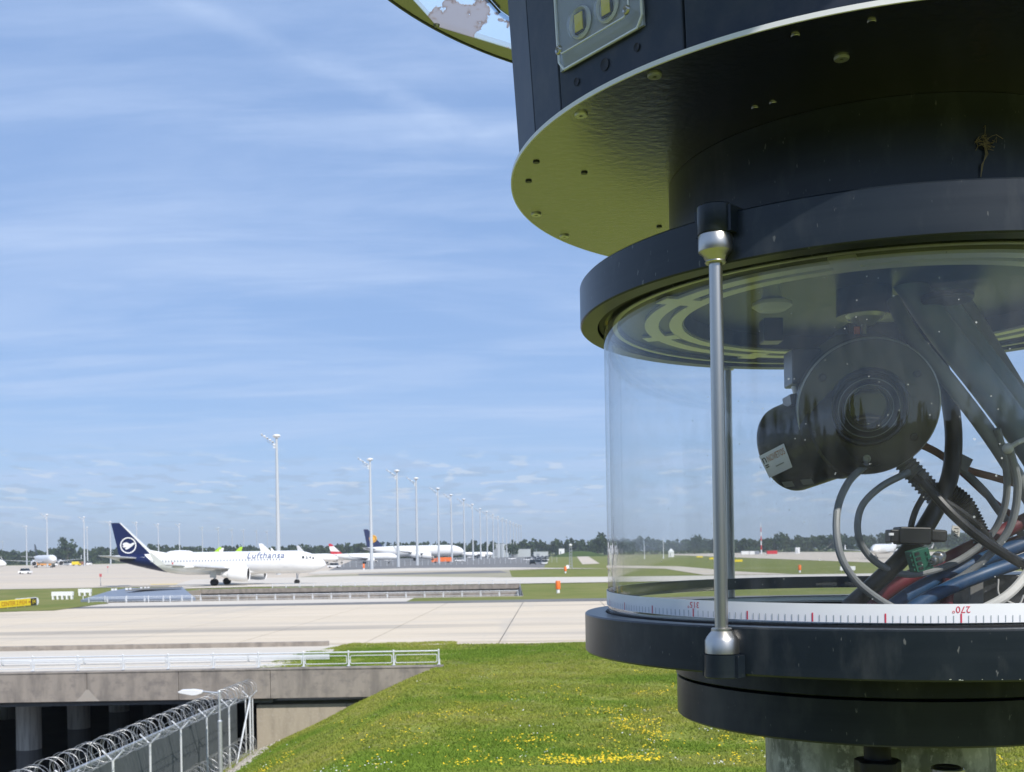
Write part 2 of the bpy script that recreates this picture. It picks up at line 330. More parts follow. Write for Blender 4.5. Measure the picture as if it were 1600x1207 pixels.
M['hose'] = mat('hose', (.16, .22, .30), .45, noise_=[((30, 30, 4), (.20, .255, .33), .4, .7)])
M['hose_blue'] = mat('hose_blue', (.012, .052, .13), .45, noise_=[((40, 40, 10), (.02, .075, .17), .4, .7)])
M['hose_red'] = mat('hose_red', (.12, .014, .026), .5, noise_=[((40, 40, 10), (.17, .022, .036), .4, .7)])
M['cable_grey'] = mat('cable_grey', (.24, .25, .25), .5, noise_=[(60, (.19, .20, .20), .4, .7)])
M['cable_white'] = mat('cable_white', (.62, .60, .55), .5)
M['cable_brown'] = mat('cable_brown', (.32, .15, .09), .5)
M['cable_black'] = mat('cable_black', (.010, .010, .011), .4)
M['conduit'] = mat('conduit', (.16, .16, .155), .5)
M['green_plastic'] = mat('green_plastic', (.010, .10, .058), .4)
M['lampcover'] = glass_mat('lampcover', (.97, .98, .98), dust=.015, smear=.05, spots=False)
M['cylinder_glass'] = glass_mat('cylinder_glass', (.990, .994, .994), dust=.004, smear=.026)
M['edge_highlight'] = mat('edge_highlight', (.85, .87, .89), .15, spec=.8)  # bright edge highlights of the clear cover, put in as near-white colour
M['led_yellow'] = mat('led_yellow', (.85, .68, .01), .4)
M['led_board'] = mat('led_board', (.36, .38, .41), .5)
def film_mat():
    m = bpy.data.materials.new('film'); m.use_nodes = True; nt = m.node_tree; n, l = nt.nodes, nt.links; n.clear()
    out = n.new('ShaderNodeOutputMaterial'); t = n.new('ShaderNodeTexCoord'); mp_ = n.new('ShaderNodeMapping'); l.new(t.outputs['Object'], mp_.inputs[0]); mp_.inputs['Scale'].default_value = (11, 7, 9); mp_.inputs['Location'].default_value = (.35, .2, 0)
    no = n.new('ShaderNodeTexNoise'); no.inputs['Detail'].default_value = 8; no.inputs['Roughness'].default_value = .62; no.inputs['Scale'].default_value = 1; l.new(mp_.outputs[0], no.inputs['Vector'])
    r = n.new('ShaderNodeValToRGB'); l.new(no.outputs[0], r.inputs[0]); r.color_ramp.interpolation = 'LINEAR'
    e = r.color_ramp.elements; e[0].position = 0; e[0].color = (.78, .88, .95, 1); e[1].position = 1; e[1].color = (.50, .50, .53, 1)
    for p, c in ((.492, (.78, .88, .95, 1)), (.497, (.36, .27, .22, 1)), (.503, (.48, .45, .44, 1)), (.52, (.54, .54, .56, 1))): k = e.new(p); k.color = c
    tl = n.new('ShaderNodeBsdfTranslucent'); l.new(r.outputs[0], tl.inputs[0]); tr = n.new('ShaderNodeBsdfTransparent'); l.new(r.outputs[0], tr.inputs[0])
    ms = n.new('ShaderNodeMixShader'); mr = n.new('ShaderNodeMapRange'); l.new(no.outputs[0], mr.inputs[0]); mr.inputs[1].default_value = .494; mr.inputs[2].default_value = .5; mr.inputs[3].default_value = .25; mr.inputs[4].default_value = .6
    l.new(mr.outputs[0], ms.inputs[0]); l.new(tr.outputs[0], ms.inputs[1]); l.new(tl.outputs[0], ms.inputs[2]); l.new(ms.outputs[0], out.inputs[0]); return m
M['film'] = film_mat()
M['straw'] = mat('straw', (.36, .27, .13), .9)

# ================================================================== SETTING
SL = -3.5                                            # level of the strip at the foot of the slope
def terrain(x, y):
    # hill the camera stands on, running down towards the taxiway
    r = hypot(x - 0.3, (y - .5) * 1.0)
    h = 3.0 * (1 - min(1, max(0, (r - 3) / 24)) ** 1) if r > 3 else 3.0
    t = min(1, max(0, (r - 3) / 25)); h = 3.0 * (1 - t * t * (3 - 2 * t))
    edge = -3.4 + .02 * (y - 46)
    if x < edge:
        q = min(1, (edge - x) / 7.8); q = q * .86 + .14 * q * q * (3 - 2 * q)
        h = h * (1 - q) + SL * q
    if x < -11.3: h = SL
    return h + .05 * noise.noise(Vector((x * .5, y * .5, 0)))
# near grass: grid heightfield
def grid_obj(name, xs, ys, fz, m, kind='structure'):
    vs = [(x, y, fz(x, y)) for y in ys for x in xs]; n = len(xs)
    fs = [(j * n + i, j * n + i + 1, (j + 1) * n + i + 1, (j + 1) * n + i) for j in range(len(ys) - 1) for i in range(n - 1)]
    return tag(MB().add(vs, fs).build(name, m, keep=True), kind=kind)
xs = [-11.6 + .4 * i for i in range(90)] + [26, 30, 38, 50, 70]
ys = [-60, -45, -35] + [-28 + .8 * i for i in range(94)] + [47.1]
nearhill = grid_obj('grass_slope', sorted(set(xs)), ys, lambda x, y: terrain(x, y) if y < 46.9 or x < -3.1 else 0.0, M['grass_ground'])
# the big level sheet, leaving out the near slope and the cuttings
def sheet(name, rects, m, z):
    b = MB()
    for x0, x1, y0, y1 in rects: b.face([(x0, y0, z), (x1, y0, z), (x1, y1, z), (x0, y1, z)])
    return tag(b.build(name, m, smooth=False), kind='structure')
FAR = 8000
sheet('ground', [(70, FAR, -3000, 47.1), (-FAR, 70, -3000, -60), (-FAR, -60, -60, 47.1),
                 (-3.1, FAR, 47.1, 58), (-FAR, -60, 47.1, 58),
                 (1.2, FAR, 58, 166), (-FAR, -60, 58, 166), (-60, -48, 112, 166), (-FAR, FAR, 166, FAR)], M['field_grass'], -.02)
# the sunk road
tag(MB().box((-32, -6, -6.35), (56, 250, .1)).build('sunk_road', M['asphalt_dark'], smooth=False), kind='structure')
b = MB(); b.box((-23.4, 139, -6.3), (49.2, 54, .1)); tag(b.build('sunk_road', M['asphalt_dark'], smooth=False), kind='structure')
def poly_sheet(name, pix, m, z):
    b = MB(); b.face([G(x, y, z) for x, y in pix]); o = b.build(name, m, smooth=False)
    if o.data.polygons[0].normal.z < 0: o.data.flip_normals()
    return tag(o, kind='structure')
b = MB(); b.face([(-900, 186, .01), (-24, 186, .01), (-45, 420, .01), (40, 1080, .01), (-1900, 1080, .01)]); tag(b.build('apron', M['apron'], smooth=False), kind='structure')
poly_sheet('parking_ground', [(510, 893), (600, 891), (850, 887), (858, 868), (835, 866), (560, 872)], M['asphalt'], .05)
poly_sheet('service_road', [(480, 897.5), (640, 893), (800, 889.5), (950, 888.5), (800, 887), (640, 888), (500, 892)], M['pale_concrete'], .08)
poly_sheet('dry_verge', [(440, 897), (500, 899), (600, 895.5), (805, 891), (855, 889.8), (700, 889.5), (560, 890)], M['apron'], .02)
poly_sheet('dark_verge', [(560, 899), (700, 897.2), (795, 895.2), (780, 891.8), (640, 895.5), (560, 897)], M['asphalt'], .03)
poly_sheet('second_taxiway', [(250, 921), (400, 917), (780, 912.6), (950, 909.9), (2400, 887), (2400, 880), (1330, 896.8), (950, 901.5), (785, 902.5), (560, 900.5), (300, 906)], M['pale_concrete'], .055)
poly_sheet('runway', [(1048, 867.5), (1600, 888), (2200, 905), (2200, 858), (1600, 862.5), (1200, 862.8), (1050, 864)], M['apron'], .02)
poly_sheet('grey_path', [(899, 867), (915, 867), (937, 881), (910, 882)], M['apron'], .03)
poly_sheet('link_road', [(948, 884), (1060, 885), (1150, 893), (1240, 897.5), (1100, 898.5), (1040, 889), (948, 887)], M['apron'], .035)
M['dry'] = mat('dry', (.36, .32, .23), .95, noise_=[((.1, .4, 1), (.28, .27, .17), .4, .65)])
poly_sheet('dry_strip', [(440, 906), (640, 903), (800, 902), (795, 889), (640, 890), (500, 898)], M['dry'], .012)
# concrete strips round taxiway one
sheet('taxiway_shoulder', [(-60, 60, 106.5, 112)], M['asphalt'], .0)
sheet('bridge_verge', [(-48, -11, 112, 120.6)], M['pale_concrete'], 0.004)
sheet('trench_lip', [(-11, 1.2, 112, 120.6)], M['field_grass'], 0.0)
poly_sheet('bridge_walkway', [(-330, 1054), (484, 1044.5), (531, 1009), (513, 1008), (-330, 1020)], M['pale_concrete'], .012)
sheet('deck_verge', [(-60, -3.1, 47.1, 58)], M['grass_ground'], 0.002)
# slabs of taxiway one, each with open joints
tx = empty('taxiway', (0, 0, 0)); tx['kind'] = 'structure'
sheet_ = MB(); sheet_.face([(-75, 57.6, -.015), (75, 57.6, -.015), (75, 107, -.015), (-75, 107, -.015)]); sheet_.build('joint_bed', M['asphalt_dark'], tx, smooth=False)
TR = radians(-2.2)
slab_me = None
for j in range(8):
    for i in range(20):
        w, d = 7.5, 6.0; x = -72 + i * w; y = 61 + j * d
        if y > 106: continue
        if slab_me is None:
            bb = MB().box((0, 0, -.15), (w - .06, d - .06, .3)); so = bb.build('slab', M['slab'], tx, smooth=False); slab_me = so.data
        else:
            so = bpy.data.objects.new('slab', slab_me); COL.objects.link(so); so.parent = tx
        xr = x * cos(TR) - (y - 60) * sin(TR); yr = 60 + x * sin(TR) + (y - 60) * cos(TR)
        so.location = (xr, yr, .006 + random.uniform(0, .004)); so.rotation_euler.z = TR
# the faint yellow edge line
b = MB()
for x0 in range(-60, 60, 12): b.face([(x0, 59.3 - .0384 * x0, .02), (x0 + 12, 59.3 - .0384 * (x0 + 12), .02), (x0 + 12, 59.48 - .0384 * (x0 + 12), .02), (x0, 59.48 - .0384 * x0, .02)])
M['line'] = mat('line', (.60, .46, .22), .8, noise_=[((2, 2, 1), (.52, .46, .38), .4, .6)])
tag(b.build('edge_line', M['line'], smooth=False), kind='structure')
b = MB(); b.face([G(235, 914, .03), G(560, 908, .03), G(560, 907.3, .03), G(235, 913.2, .03)]); M['line_y'] = mat('line_y', (.75, .55, .12), .8)
tag(b.build('taxi_centre_line', M['line_y'], smooth=False), kind='structure')

# ------------------------------------------------------------------ bridge one
YB = 46.6
br = empty('taxiway_bridge', (-24, YB, -6.3), 'grey brown concrete bridge carrying the taxiway over the dark sunk road', 'bridge'); org = br.location.copy()
def wb(name, b, m, par, og=org, **k): return b.build(name, m, par, org=og, **k)
b = MB().box((-36, 82, -.75), (50, 69, .9)); wb('deck', b, M['parapet'], br, smooth=False)
xj = [-62 + 3.95 * i for i in range(15)] + [-3.1]
xj = [x for x in xj if x <= -3.1]
px_edges = [-3.1] + [G(x, 1050).x * YB / G(x, 1050).y for x in (422, 277, 137)]
xj = [-3.1]
x = px_edges[1]
while x > -60: xj.append(x); x -= 3.95
for a, c in zip(xj[:-1], xj[1:]):
    wb('parapet_panel', MB().box(((a + c) / 2, YB + .25, -.60), (abs(a - c) - .02, .5, 1.24)), M['parapet'], br, smooth=False, bevel=.012)
wb('coping', MB().box((-31.6, YB + .27, .035), (57.1, .6, .05)), M['parapet'], br, smooth=False)
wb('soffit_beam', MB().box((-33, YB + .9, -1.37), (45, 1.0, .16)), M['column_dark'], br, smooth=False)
# pale leached patch under a joint
xs_ = px_edges[3]
wb('leached_patch', MB().face([(xs_ - .55, YB - .004, -1.21), (xs_ + .50, YB - .004, -1.21), (xs_ + .22, YB - .004, -.95), (xs_ + .05, YB - .004, -.72), (xs_ - .08, YB - .004, -.70), (xs_ - .30, YB - .004, -.98)]), M['stain'], br, smooth=False)
wl0 = wb('abutment_wall', MB().box((-9.25, YB + 1.1, -4.05), (3.9, 1.4, 5.0)), M['wall'], br, smooth=False)
wb('abutment_wall', MB().box((-5.0, YB + 1.1, -4.05), (4.55, 1.4, 5.0)), M['wall'], br, smooth=False)
wb('return_wall', MB().box((-11.25, 81.5, -4.0), (.14, 67, 5.0)), M['wall'], br, smooth=False)
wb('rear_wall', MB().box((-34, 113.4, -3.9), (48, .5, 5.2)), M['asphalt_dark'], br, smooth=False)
for i in range(9):
    y = 52 + 6.2 * i; x = -23.35 - .09 * i
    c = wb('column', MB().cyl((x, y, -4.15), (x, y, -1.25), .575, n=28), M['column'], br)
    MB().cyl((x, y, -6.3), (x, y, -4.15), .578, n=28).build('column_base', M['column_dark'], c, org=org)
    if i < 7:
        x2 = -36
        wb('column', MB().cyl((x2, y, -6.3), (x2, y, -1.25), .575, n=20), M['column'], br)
b = MB().box((-13.7 - 21.3, 58.6, .13), (50, .3, .26)); kerb = b.build('kerb_wall', M['parapet'], org=(-35, 58.6, 0), smooth=False, bevel=.02)
kerb.location = (-35, 58.6, 0)
tag(kerb, 'low concrete kerb wall between the near taxiway and the bridge walkway', 'wall')

# ------------------------------------------------------------------ railings
def railing(name, x0, x1, y, step, label, grp, simple=False):
    r = empty(name, (x0, y, 0), label, 'railing', grp)
    n = max(1, round((x1 - x0) / step)); st = (x1 - x0) / n
    post = MB().cyl((0, 0, .05), (0, 0, .66), .032, n=8).ball((0, 0, .67), .04, 8, 5).box((.03, 0, .18), (.05, .04, .22)).box((0, 0, .05), (.14, .14, .02))
    fr_pts = []
    w, z0, z1, q = st - .16, .14, .48, .06
    for (cx_, cz_, a0) in ((w - q, z1 - q, 0), (q, z1 - q, 90), (q, z0 + q, 180), (w - q, z0 + q, 270)):
        for k in range(4):
            a = radians(a0 + 30 * k); fr_pts.append((.08 + cx_ + q * cos(a), 0, cz_ + q * sin(a)))
    frame = MB().tube(fr_pts + fr_pts[:1], .018, 6, caps=False)
    rail = MB().cyl((0, 0, .63), (st, 0, .63), .030, n=8)
    po = fo = ro = None
    for i in range(n + 1):
        if po is None: po = post.build('post', M['galv_white'], r); o = po
        else: o = bpy.data.objects.new('post', po.data); COL.objects.link(o); o.parent = r
        o.location = (i * st, 0, 0)
        if i < n:
            if fo is None: fo = frame.build('frame', M['galv_white'], r); ro = rail.build('top_rail', M['galv_white'], r); o1, o2 = fo, ro
            else:
                o1 = bpy.data.objects.new('frame', fo.data); COL.objects.link(o1); o1.parent = r
                o2 = bpy.data.objects.new('top_rail', ro.data); COL.objects.link(o2); o2.parent = r
            o1.location = (i * st, 0, 0); o2.location = (i * st, 0, 0)
    return r
railing('railing', -58, -3.25, YB + .3, 1.98, 'nearest white pipe railing along the top of the bridge parapet above the road', 'pipe railings along the road cutting').location.z = .06
railing('railing', -47.5, .6, 121.2, 2.1, 'middle pipe railing running from the grey canopy to the grass with the orange post', 'pipe railings along the road cutting')
railing('railing', -37, 1.2, 166.6, 2.1, 'farthest pipe railing of the three along the cutting, just this side of the taxiing airliner', 'pipe railings along the road cutting')
# barrier of white boards behind the near railing
gb = empty('guard_barrier', (-58, YB + 3.5, 0), 'low whitish metal guard barrier on the walkway behind the near bridge railing', 'barrier')
b = MB()
nb = 13
for i in range(nb):
    MB().box((2 + i * 3.8, 0, .21), (3.74, .06, .22)).box((2 + i * 3.8, -.04, .21), (3.74, .03, .07)).build('beam', M['galv_white'], gb, smooth=False)
    MB().box((.1 + i * 3.8, .07, .16), (.1, .08, .34)).build('post', M['galv'], gb, smooth=False)
# ------------------------------------------------------------------ far cutting walls
fw = empty('cutting_wall', (-23, 166, -6), 'far concrete face of the cutting below the third railing', 'wall')
og = fw.location.copy()
MB().box((-23.4, 166.3, -.32), (49, .6, .66)).build('parapet', M['parapet'], fw, org=og, smooth=False)
MB().box((-23.4, 166.6, -3.4), (49, .6, 5.5)).build('retaining_face', M['parapet'], fw, org=og, smooth=False)
fw2 = empty('cutting_wall', (-23, 121, -6), 'near concrete edge wall of the cutting below the middle railing', 'wall'); og = fw2.location.copy()
MB().box((-23.4, 120.9, -.3), (49, .6, .62)).build('parapet', M['pale_concrete'], fw2, org=og, smooth=False)
MB().box((-23.4, 121.0, -3.4), (49, .4, 5.5)).build('retaining_face', M['parapet'], fw2, org=og, smooth=False)
MB().box((1.3, 143, -3.2), (.3, 46, 6.3)).build('side_wall', M['wall'], fw2, org=og, smooth=False)
MB().box((-48, 143, -3.2), (.3, 46, 6.3)).build('side_wall', M['wall'], fw2, org=og, smooth=False)
cn = empty('portal_canopy', G(215, 935), 'large sloping blue grey sheet canopy over the road cutting beside the yellow sign', 'canopy'); og = cn.location.copy()
q = [G(126, 941, .05), G(306, 939, .05), G(284, 919.5, .5), G(196, 922.5, .6), G(170, 927, .5)]
MB().prism(q, (0, 0, .25)).build('sheet', M['canopy_grey'], cn, org=og, smooth=False)
q = [G(196, 926.6, .66), G(284, 920.7, .66), G(284, 920, .66), G(222, 922.8, .66)]
MB().prism([p + Vector((0, 0, .2)) for p in q], (0, 0, .12)).build('rib', M['asphalt'], cn, org=og, smooth=False)
for i in range(6):
    x = 130 + i * 34
    p = G(x, 941.5, .0); MB().cyl(p, p + Vector((0, 0, .75)), .05, n=6).build('post', M['galv_white'], cn, org=og)
for x in (176, 181, 198, 204, 221, 227, 232):
    p = G(x, 924 - (x - 176) * .05, .8); MB().box(p + Vector((0, 0, .2)), (.25, .25, .24)).build('lamp', M['white_paint'], cn, org=og, smooth=False)

# ------------------------------------------------------------------ security fence
XF = -11.35
fe = empty('security_fence', (XF, 38, SL), 'white posted security fence with forked tops and a razor wire coil beside the slope', 'fence'); og = fe.location.copy()
ys_f = [43.0 - 3.12 * i for i in range(9)]
def ftop(y): return -1.12 + (46.5 - y) * .021
M['fence_mesh'] = mat('fence_mesh', (.4, .42, .43), .5)
for i, y in enumerate(ys_f):
    z1 = ftop(y)
    p_ = MB().cyl((XF, y, SL - .05), (XF, y, z1), .036, n=10).build('post', M['galv_white'], fe, org=og)
    for s in (-1, 1): MB().cyl((XF, y, z1 - .02), (XF + s * .31, y, z1 + .29), .026, n=8).build('fork_arm', M['galv_white'], p_, org=og)
ye = 46.2; z1 = ftop(ye)
p_ = MB().cyl((XF + .05, ye, SL), (XF + .05, ye, z1), .045, n=10).build('end_post', M['galv_white'], fe, org=og)
for s in (-1, 1): MB().cyl((XF + .05, ye, z1 - .02), (XF + .05 + s * .31, ye, z1 + .29), .026, n=8).build('fork_arm', M['galv_white'], p_, org=og)
for dx in (-.16, .14): MB().cyl((XF + dx, ye + .1, SL), (XF + dx, ye + .1, z1 - .05), .03, n=8).build('end_post', M['galv_white'], fe, org=og)
MB().cyl((XF + .05, ye, z1 - .12), (XF + .12, ye - 2.6, SL + .05), .036, n=10).build('brace', M['galv_white'], fe, org=og)
def coil(y0, y1, fz, r, pitch, xo, ph, sq=1.0, wig=0.05):
    pts = []; n = int((y1 - y0) / pitch * 18)
    for k in range(n + 1):
        t = k / n; y = y0 + (y1 - y0) * t; a = ph + 2 * pi * (y - y0) / pitch
        rr = r * (1 + wig * sin(y * 3.1 + ph) + wig * .6 * sin(y * 7.3))
        pts.append((xo + rr * cos(a), y + .14 * sin(a * .5), fz(y) + rr * sq * sin(a)))
    return pts
for ph, pt in ((0, .42), (1.7, -.60)):
    y0, y1 = (18.5, 46.6) if pt > 0 else (46.4, 18.5)
    tb = coil(y0, y1, lambda y: ftop(y) + .40, .37, pt, XF, ph)
    MB().tube(tb, .0062, 4, caps=False).build('razor_coil', M['wire'], fe, org=og)
for dx, dz in ((-.3, .28), (.3, .28), (0, .02)):
    MB().tube([(XF + dx, y, ftop(y) + dz + .015 * sin(y * 5)) for y in [18 + .5 * k for k in range(57)]], .006, 4).build('strand', M['wire'], fe, org=og)
tb = coil(28, 46.2, lambda y: SL + .48 + (46 - y) * .02, .36, .27, XF - .0, .5)
MB().tube(tb, .0075, 4, caps=False).build('razor_coil', M['wire'], fe, org=og)
MB().tube([(XF + .05, y, SL + .86 + (46 - y) * .02) for y in (24, 46.2)], .012, 4).build('strand', M['wire'], fe, org=og)
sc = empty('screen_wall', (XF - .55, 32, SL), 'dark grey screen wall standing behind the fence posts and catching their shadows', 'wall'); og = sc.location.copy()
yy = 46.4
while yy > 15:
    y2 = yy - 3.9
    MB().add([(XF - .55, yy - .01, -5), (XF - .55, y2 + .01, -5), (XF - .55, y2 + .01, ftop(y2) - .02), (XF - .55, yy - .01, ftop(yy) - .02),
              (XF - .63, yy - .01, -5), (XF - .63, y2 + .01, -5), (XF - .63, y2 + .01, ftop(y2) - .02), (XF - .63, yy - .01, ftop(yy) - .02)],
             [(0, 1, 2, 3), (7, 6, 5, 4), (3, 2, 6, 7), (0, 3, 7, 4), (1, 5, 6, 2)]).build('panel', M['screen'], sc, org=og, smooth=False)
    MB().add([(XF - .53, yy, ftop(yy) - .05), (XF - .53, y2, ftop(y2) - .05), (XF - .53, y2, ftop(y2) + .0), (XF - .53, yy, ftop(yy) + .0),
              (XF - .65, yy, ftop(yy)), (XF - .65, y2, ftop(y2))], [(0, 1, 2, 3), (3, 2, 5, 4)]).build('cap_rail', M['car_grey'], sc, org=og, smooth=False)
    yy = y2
# rubble at the foot
b = MB(); rnd = random.Random(5)
for k in range(900):
    y = rnd.uniform(30, 46.8); x = XF + .25 + abs(rnd.gauss(0, .38)); r = rnd.uniform(.03, .12); z = max(SL, terrain(x, y)) + .01
    b.ball((x, y, z), r, 6, 4, (1, rnd.uniform(.7, 1.2), .6))
for k in range(260):
    y = rnd.uniform(30, 46.6); x = XF + .2 + abs(rnd.gauss(0, .2)); z = SL
    b.add([(x, y, z), (x + .02, y, z), (x + rnd.uniform(-.15, .15), y + rnd.uniform(-.1, .1), z + rnd.uniform(.2, .6))], [(0, 1, 2)])
tag(b.build('rubble', M['stone'], smooth=False), 'pale rubble and dry stalks along the foot of the security fence', 'rubble', kind='stuff')
# small lamp post by the fence
lp = P(344, 1165, 38.5); lx, ly = lp.x, lp.y
sl = empty('street_lamp', (lx, ly, terrain(lx, ly)), 'small grey lamp post with a white head reaching left over the razor wire', 'street lamp'); og = sl.location.copy()
zt = P(343, 1081, ly).z; zm = P(343, 1127, ly).z
MB().cyl((lx, ly, terrain(lx, ly) - .4), (lx, ly, zm), .075, n=16).build('lower_pole', M['galv'], sl, org=og)
MB().cyl((lx, ly, zm), (lx, ly, zt), .042, .036, n=16).lathe([(.0, .05), (.06, .03), (.082, 0), (.082, -.06)], (lx, ly, zm), 16).build('upper_pole', M['galv'], sl, org=og)
MB().ball((lx, ly, zt), .05, 10, 6).build('finial', M['galv_white'], sl, org=og)
MB().cyl((lx, ly, zt - .06), (lx - .66, ly + .02, zt + .02), .032, n=8).build('arm', M['galv'], sl, org=og)
hd = [(-.60, -.05), (-.60, .06), (-.9, .10), (-1.32, .09), (-1.46, .02), (-1.40, -.03), (-.95, -.12), (-.8, -.11)]
MB().prism([(lx + x, ly - .11, zt + z) for x, z in hd], (0, .22, 0)).build('lamp_head', M['white_paint'], sl, org=og, smooth=False, bevel=.02)

# ------------------------------------------------------------------ grass blades and flowers
rnd = random.Random(11); vs = []; fs = []
def in_view(x, y, z, mg=140):
    u, v = x / y, (z - CH) / y
    px = 800 + F * u; py = HX - F * v - (px - 800) * .0166
    return -mg < px < 1600 + mg and 985 < py < 1262
cnt = 0
for k in range(520000):
    y = 19 + 41 * rnd.random(); x = rnd.uniform(-11.2, min(.56 * y, 26))
    if y > 46.9 and x < -3.1:
        if G(531, 1009).x - (58 - y) * .30 > x: continue
        z = 0.0
    elif y > 58.0 - .0384 * x: continue
    elif y > 47.1: z = 0
    else: z = terrain(x, y)
    if not in_view(x, y, z): continue
    px = 800 + F * x / y
    d = noise.noise(Vector((x * .6, y * .6, 3)))
    if rnd.random() > .72 + .9 * d: continue
    h = rnd.uniform(.02, .075) * (1 + .9 * d); a = rnd.uniform(0, 2 * pi); w = .035
    n0 = len(vs)
    for j in range(2):
        a2 = a + j * 1.9; ox, oy = cos(a2) * w, sin(a2) * w; lx_, ly_ = rnd.uniform(-.05, .05), rnd.uniform(-.05, .05)
        m0 = len(vs); vs += [(x - ox, y - oy, z), (x + ox, y + oy, z), (x + lx_, y + ly_, z + h)]; fs.append((m0, m0 + 1, m0 + 2))
    cnt += 1
me = bpy.data.meshes.new('grass_blades'); me.from_pydata(vs, [], fs); me.materials.append(M['blade'])
go = bpy.data.objects.new('grass_blades', me); COL.objects.link(go); tag(go, 'green grass with bare patches on the bank below the tower', 'grass', kind='stuff')
print('blades', cnt)
def flowers(name, m, n, seed, thr, size, label, hz):
    rnd = random.Random(seed); vs = []; fs = []; c = 0
    centres = []
    while c < n:
        y = 22 + 34 * rnd.random() ** 1.3; x = rnd.uniform(-9.5, .48 * y)
        if y > 46.8: continue
        z = terrain(x, y)
        if not in_view(x, y, z): continue
        px = 800 + F * x / y; py = HX - F * (z - CH) / y
        wgt = max(0, min(1, (px - 420) / 500)) * .8 + .2; wgt *= max(.15, min(1, (py - 1040) / 90))
        d = noise.noise(Vector((x * .45, y * .45, seed))) + .35 * noise.noise(Vector((x * 1.7, y * 1.7, seed)))
        if d < thr + (1 - wgt) * .35 and not (rnd.random() < .05 and wgt > .35): c += .01; continue
        for j in range(rnd.randint(1, 5)):
            fx, fy, fz = x + rnd.gauss(0, .12), y + rnd.gauss(0, .12), z + rnd.uniform(.06, hz); r = size * rnd.uniform(.6, 1.3); m0 = len(vs); a0 = rnd.uniform(0, 6)
            tl = rnd.uniform(-.5, .1)
            vs += [(fx + r * cos(a0 + k * 2 * pi / 5), fy + r * sin(a0 + k * 2 * pi / 5), fz + tl * r * -sin(a0 + k * 2 * pi / 5)) for k in range(5)]; fs.append(tuple(m0 + k for k in range(5)))
        c += 1
    me = bpy.data.meshes.new(name); me.from_pydata(vs, [], fs); me.materials.append(m); o = bpy.data.objects.new(name, me); COL.objects.link(o)
    tag(o, label, 'flowers', kind='stuff')
flowers('yellow_flowers', M['flower'], 1150, 4, .34, .021, 'patches of small yellow flowers in the grass of the bank', .16)
flowers('white_flowers', M['daisy'], 110, 9, .12, .016, 'scattered small white flowers in the grass of the bank', .14)

# ================================================================== MASTS
def H_at(px): return HX + (800 - px) * .0166
def make_mast(label, grp):
    r = empty('floodlight_mast', (0, 0, 0), label, 'light mast', grp)
    MB().cyl((0, 0, 0), (0, 0, 36.3), .62, .30, n=14).build('pole', M['mast'], r)
    MB().lathe([(0, 36.3), (.7, 36.4), (1.05, 36.8), (.95, 37.15), (0, 37.35)], n=16).build('head_ring', M['white_paint'], r)
    a = MB().cyl((-.2, 0, 34.6), (-3.9, -.3, 37.1), .09, n=6).cyl((-.2, 0, 33.9), (-2.6, .2, 35.6), .07, n=6).cyl((-1.2, 0, 35.2), (-1.1, 0, 34.4), .05, n=5)
    arm = a.build('light_arm', M['mast'], r)
    for k in range(5):
        x = -.9 - k * .72; z = 35.05 + k * .49
        MB().box((x, -.35, z + .18), (.42, .55, .30), M=Matrix.Rotation(radians(-35), 3, 'X')).build('floodlight', M['white_paint'] if k % 2 else M['mast'], arm, smooth=False)
    for k in range(2): MB().box((-.55, -.3, 34.5 - .7 * k), (.5, .6, .35)).build('floodlight', M['white_paint'], arm, smooth=False)
    return r
right_row = [(431, 680, 'tallest floodlight mast, rising straight behind the taxiing airliner'), (577, 717, 'floodlight mast crossing the dark blue tail with the yellow disc'),
             (619, 735, 'floodlight mast crossing the rear fuselage of the double-deck airliner'), (649, 747, 'floodlight mast in front of the middle of the double-deck airliner'),
             (683, 763, 'floodlight mast rising above the orange truck cab side'), (703.5, 773, 'floodlight mast above the nose of the double-deck airliner'),
             (723.5, 780, 'floodlight mast just left of the small white far tail'), (737, 788, 'floodlight mast just right of the small white far tail')]
row_y = [(750, 795), (760.5, 799.5), (770, 804), (778, 807), (785, 810), (791, 812.5), (797, 815), (802, 817), (806.5, 819), (810.5, 820.5), (814, 822)]
left_tops = [(73, 804, 'tall floodlight mast above the orange tanker on the left apron'), (41, 822, 'shorter floodlight mast by the dark tail at the far left'), (131, 808, 'left mast of the close pair between the big tree and the airliner tail'),
             (136, 824, 'right and shorter mast of the close pair between the big tree and the airliner tail'), (4, 846, 'small distant floodlight mast at the left edge'),
             (172, 815, 'floodlight mast half hidden by the navy tail fin')]
mid_tops = [(213, 816), (247, 819), (280, 819), (316, 824), (341, 825), (362.5, 827), (380.5, 828), (401, 829), (417.6, 830)]
m0 = None
def put_mast(px, py, label, grp):
    global m0
    Y = 32.2 * F / (H_at(px) - py); q = P(px, py, Y)
    if m0 is None: m0 = make_mast(label, grp); o = m0
    else: o = copy_tree(m0); o['label'] = label; o['group'] = grp
    o.location = (q.x, Y, 0); return o
for px, py, lb in right_row: put_mast(px + 1, py, lb, 'floodlight masts in the long row')
ORD = 'first second third fourth fifth sixth seventh eighth ninth tenth eleventh twelfth thirteenth fourteenth fifteenth sixteenth seventeenth eighteenth nineteenth twentieth'.split()
for i, (px, py) in enumerate(row_y): put_mast(px, py, ORD[i + 8] + ' mast of the long converging row counted from the nearest and tallest', 'floodlight masts in the long row')
for px, py, lb in left_tops: put_mast(px, py, lb, 'floodlight masts on the left apron')
for i, (px, py) in enumerate(mid_tops): put_mast(px, py, ORD[i] + ' small distant mast right of the navy tail, above the taxiing airliner roof', 'distant floodlight masts behind the airliner')

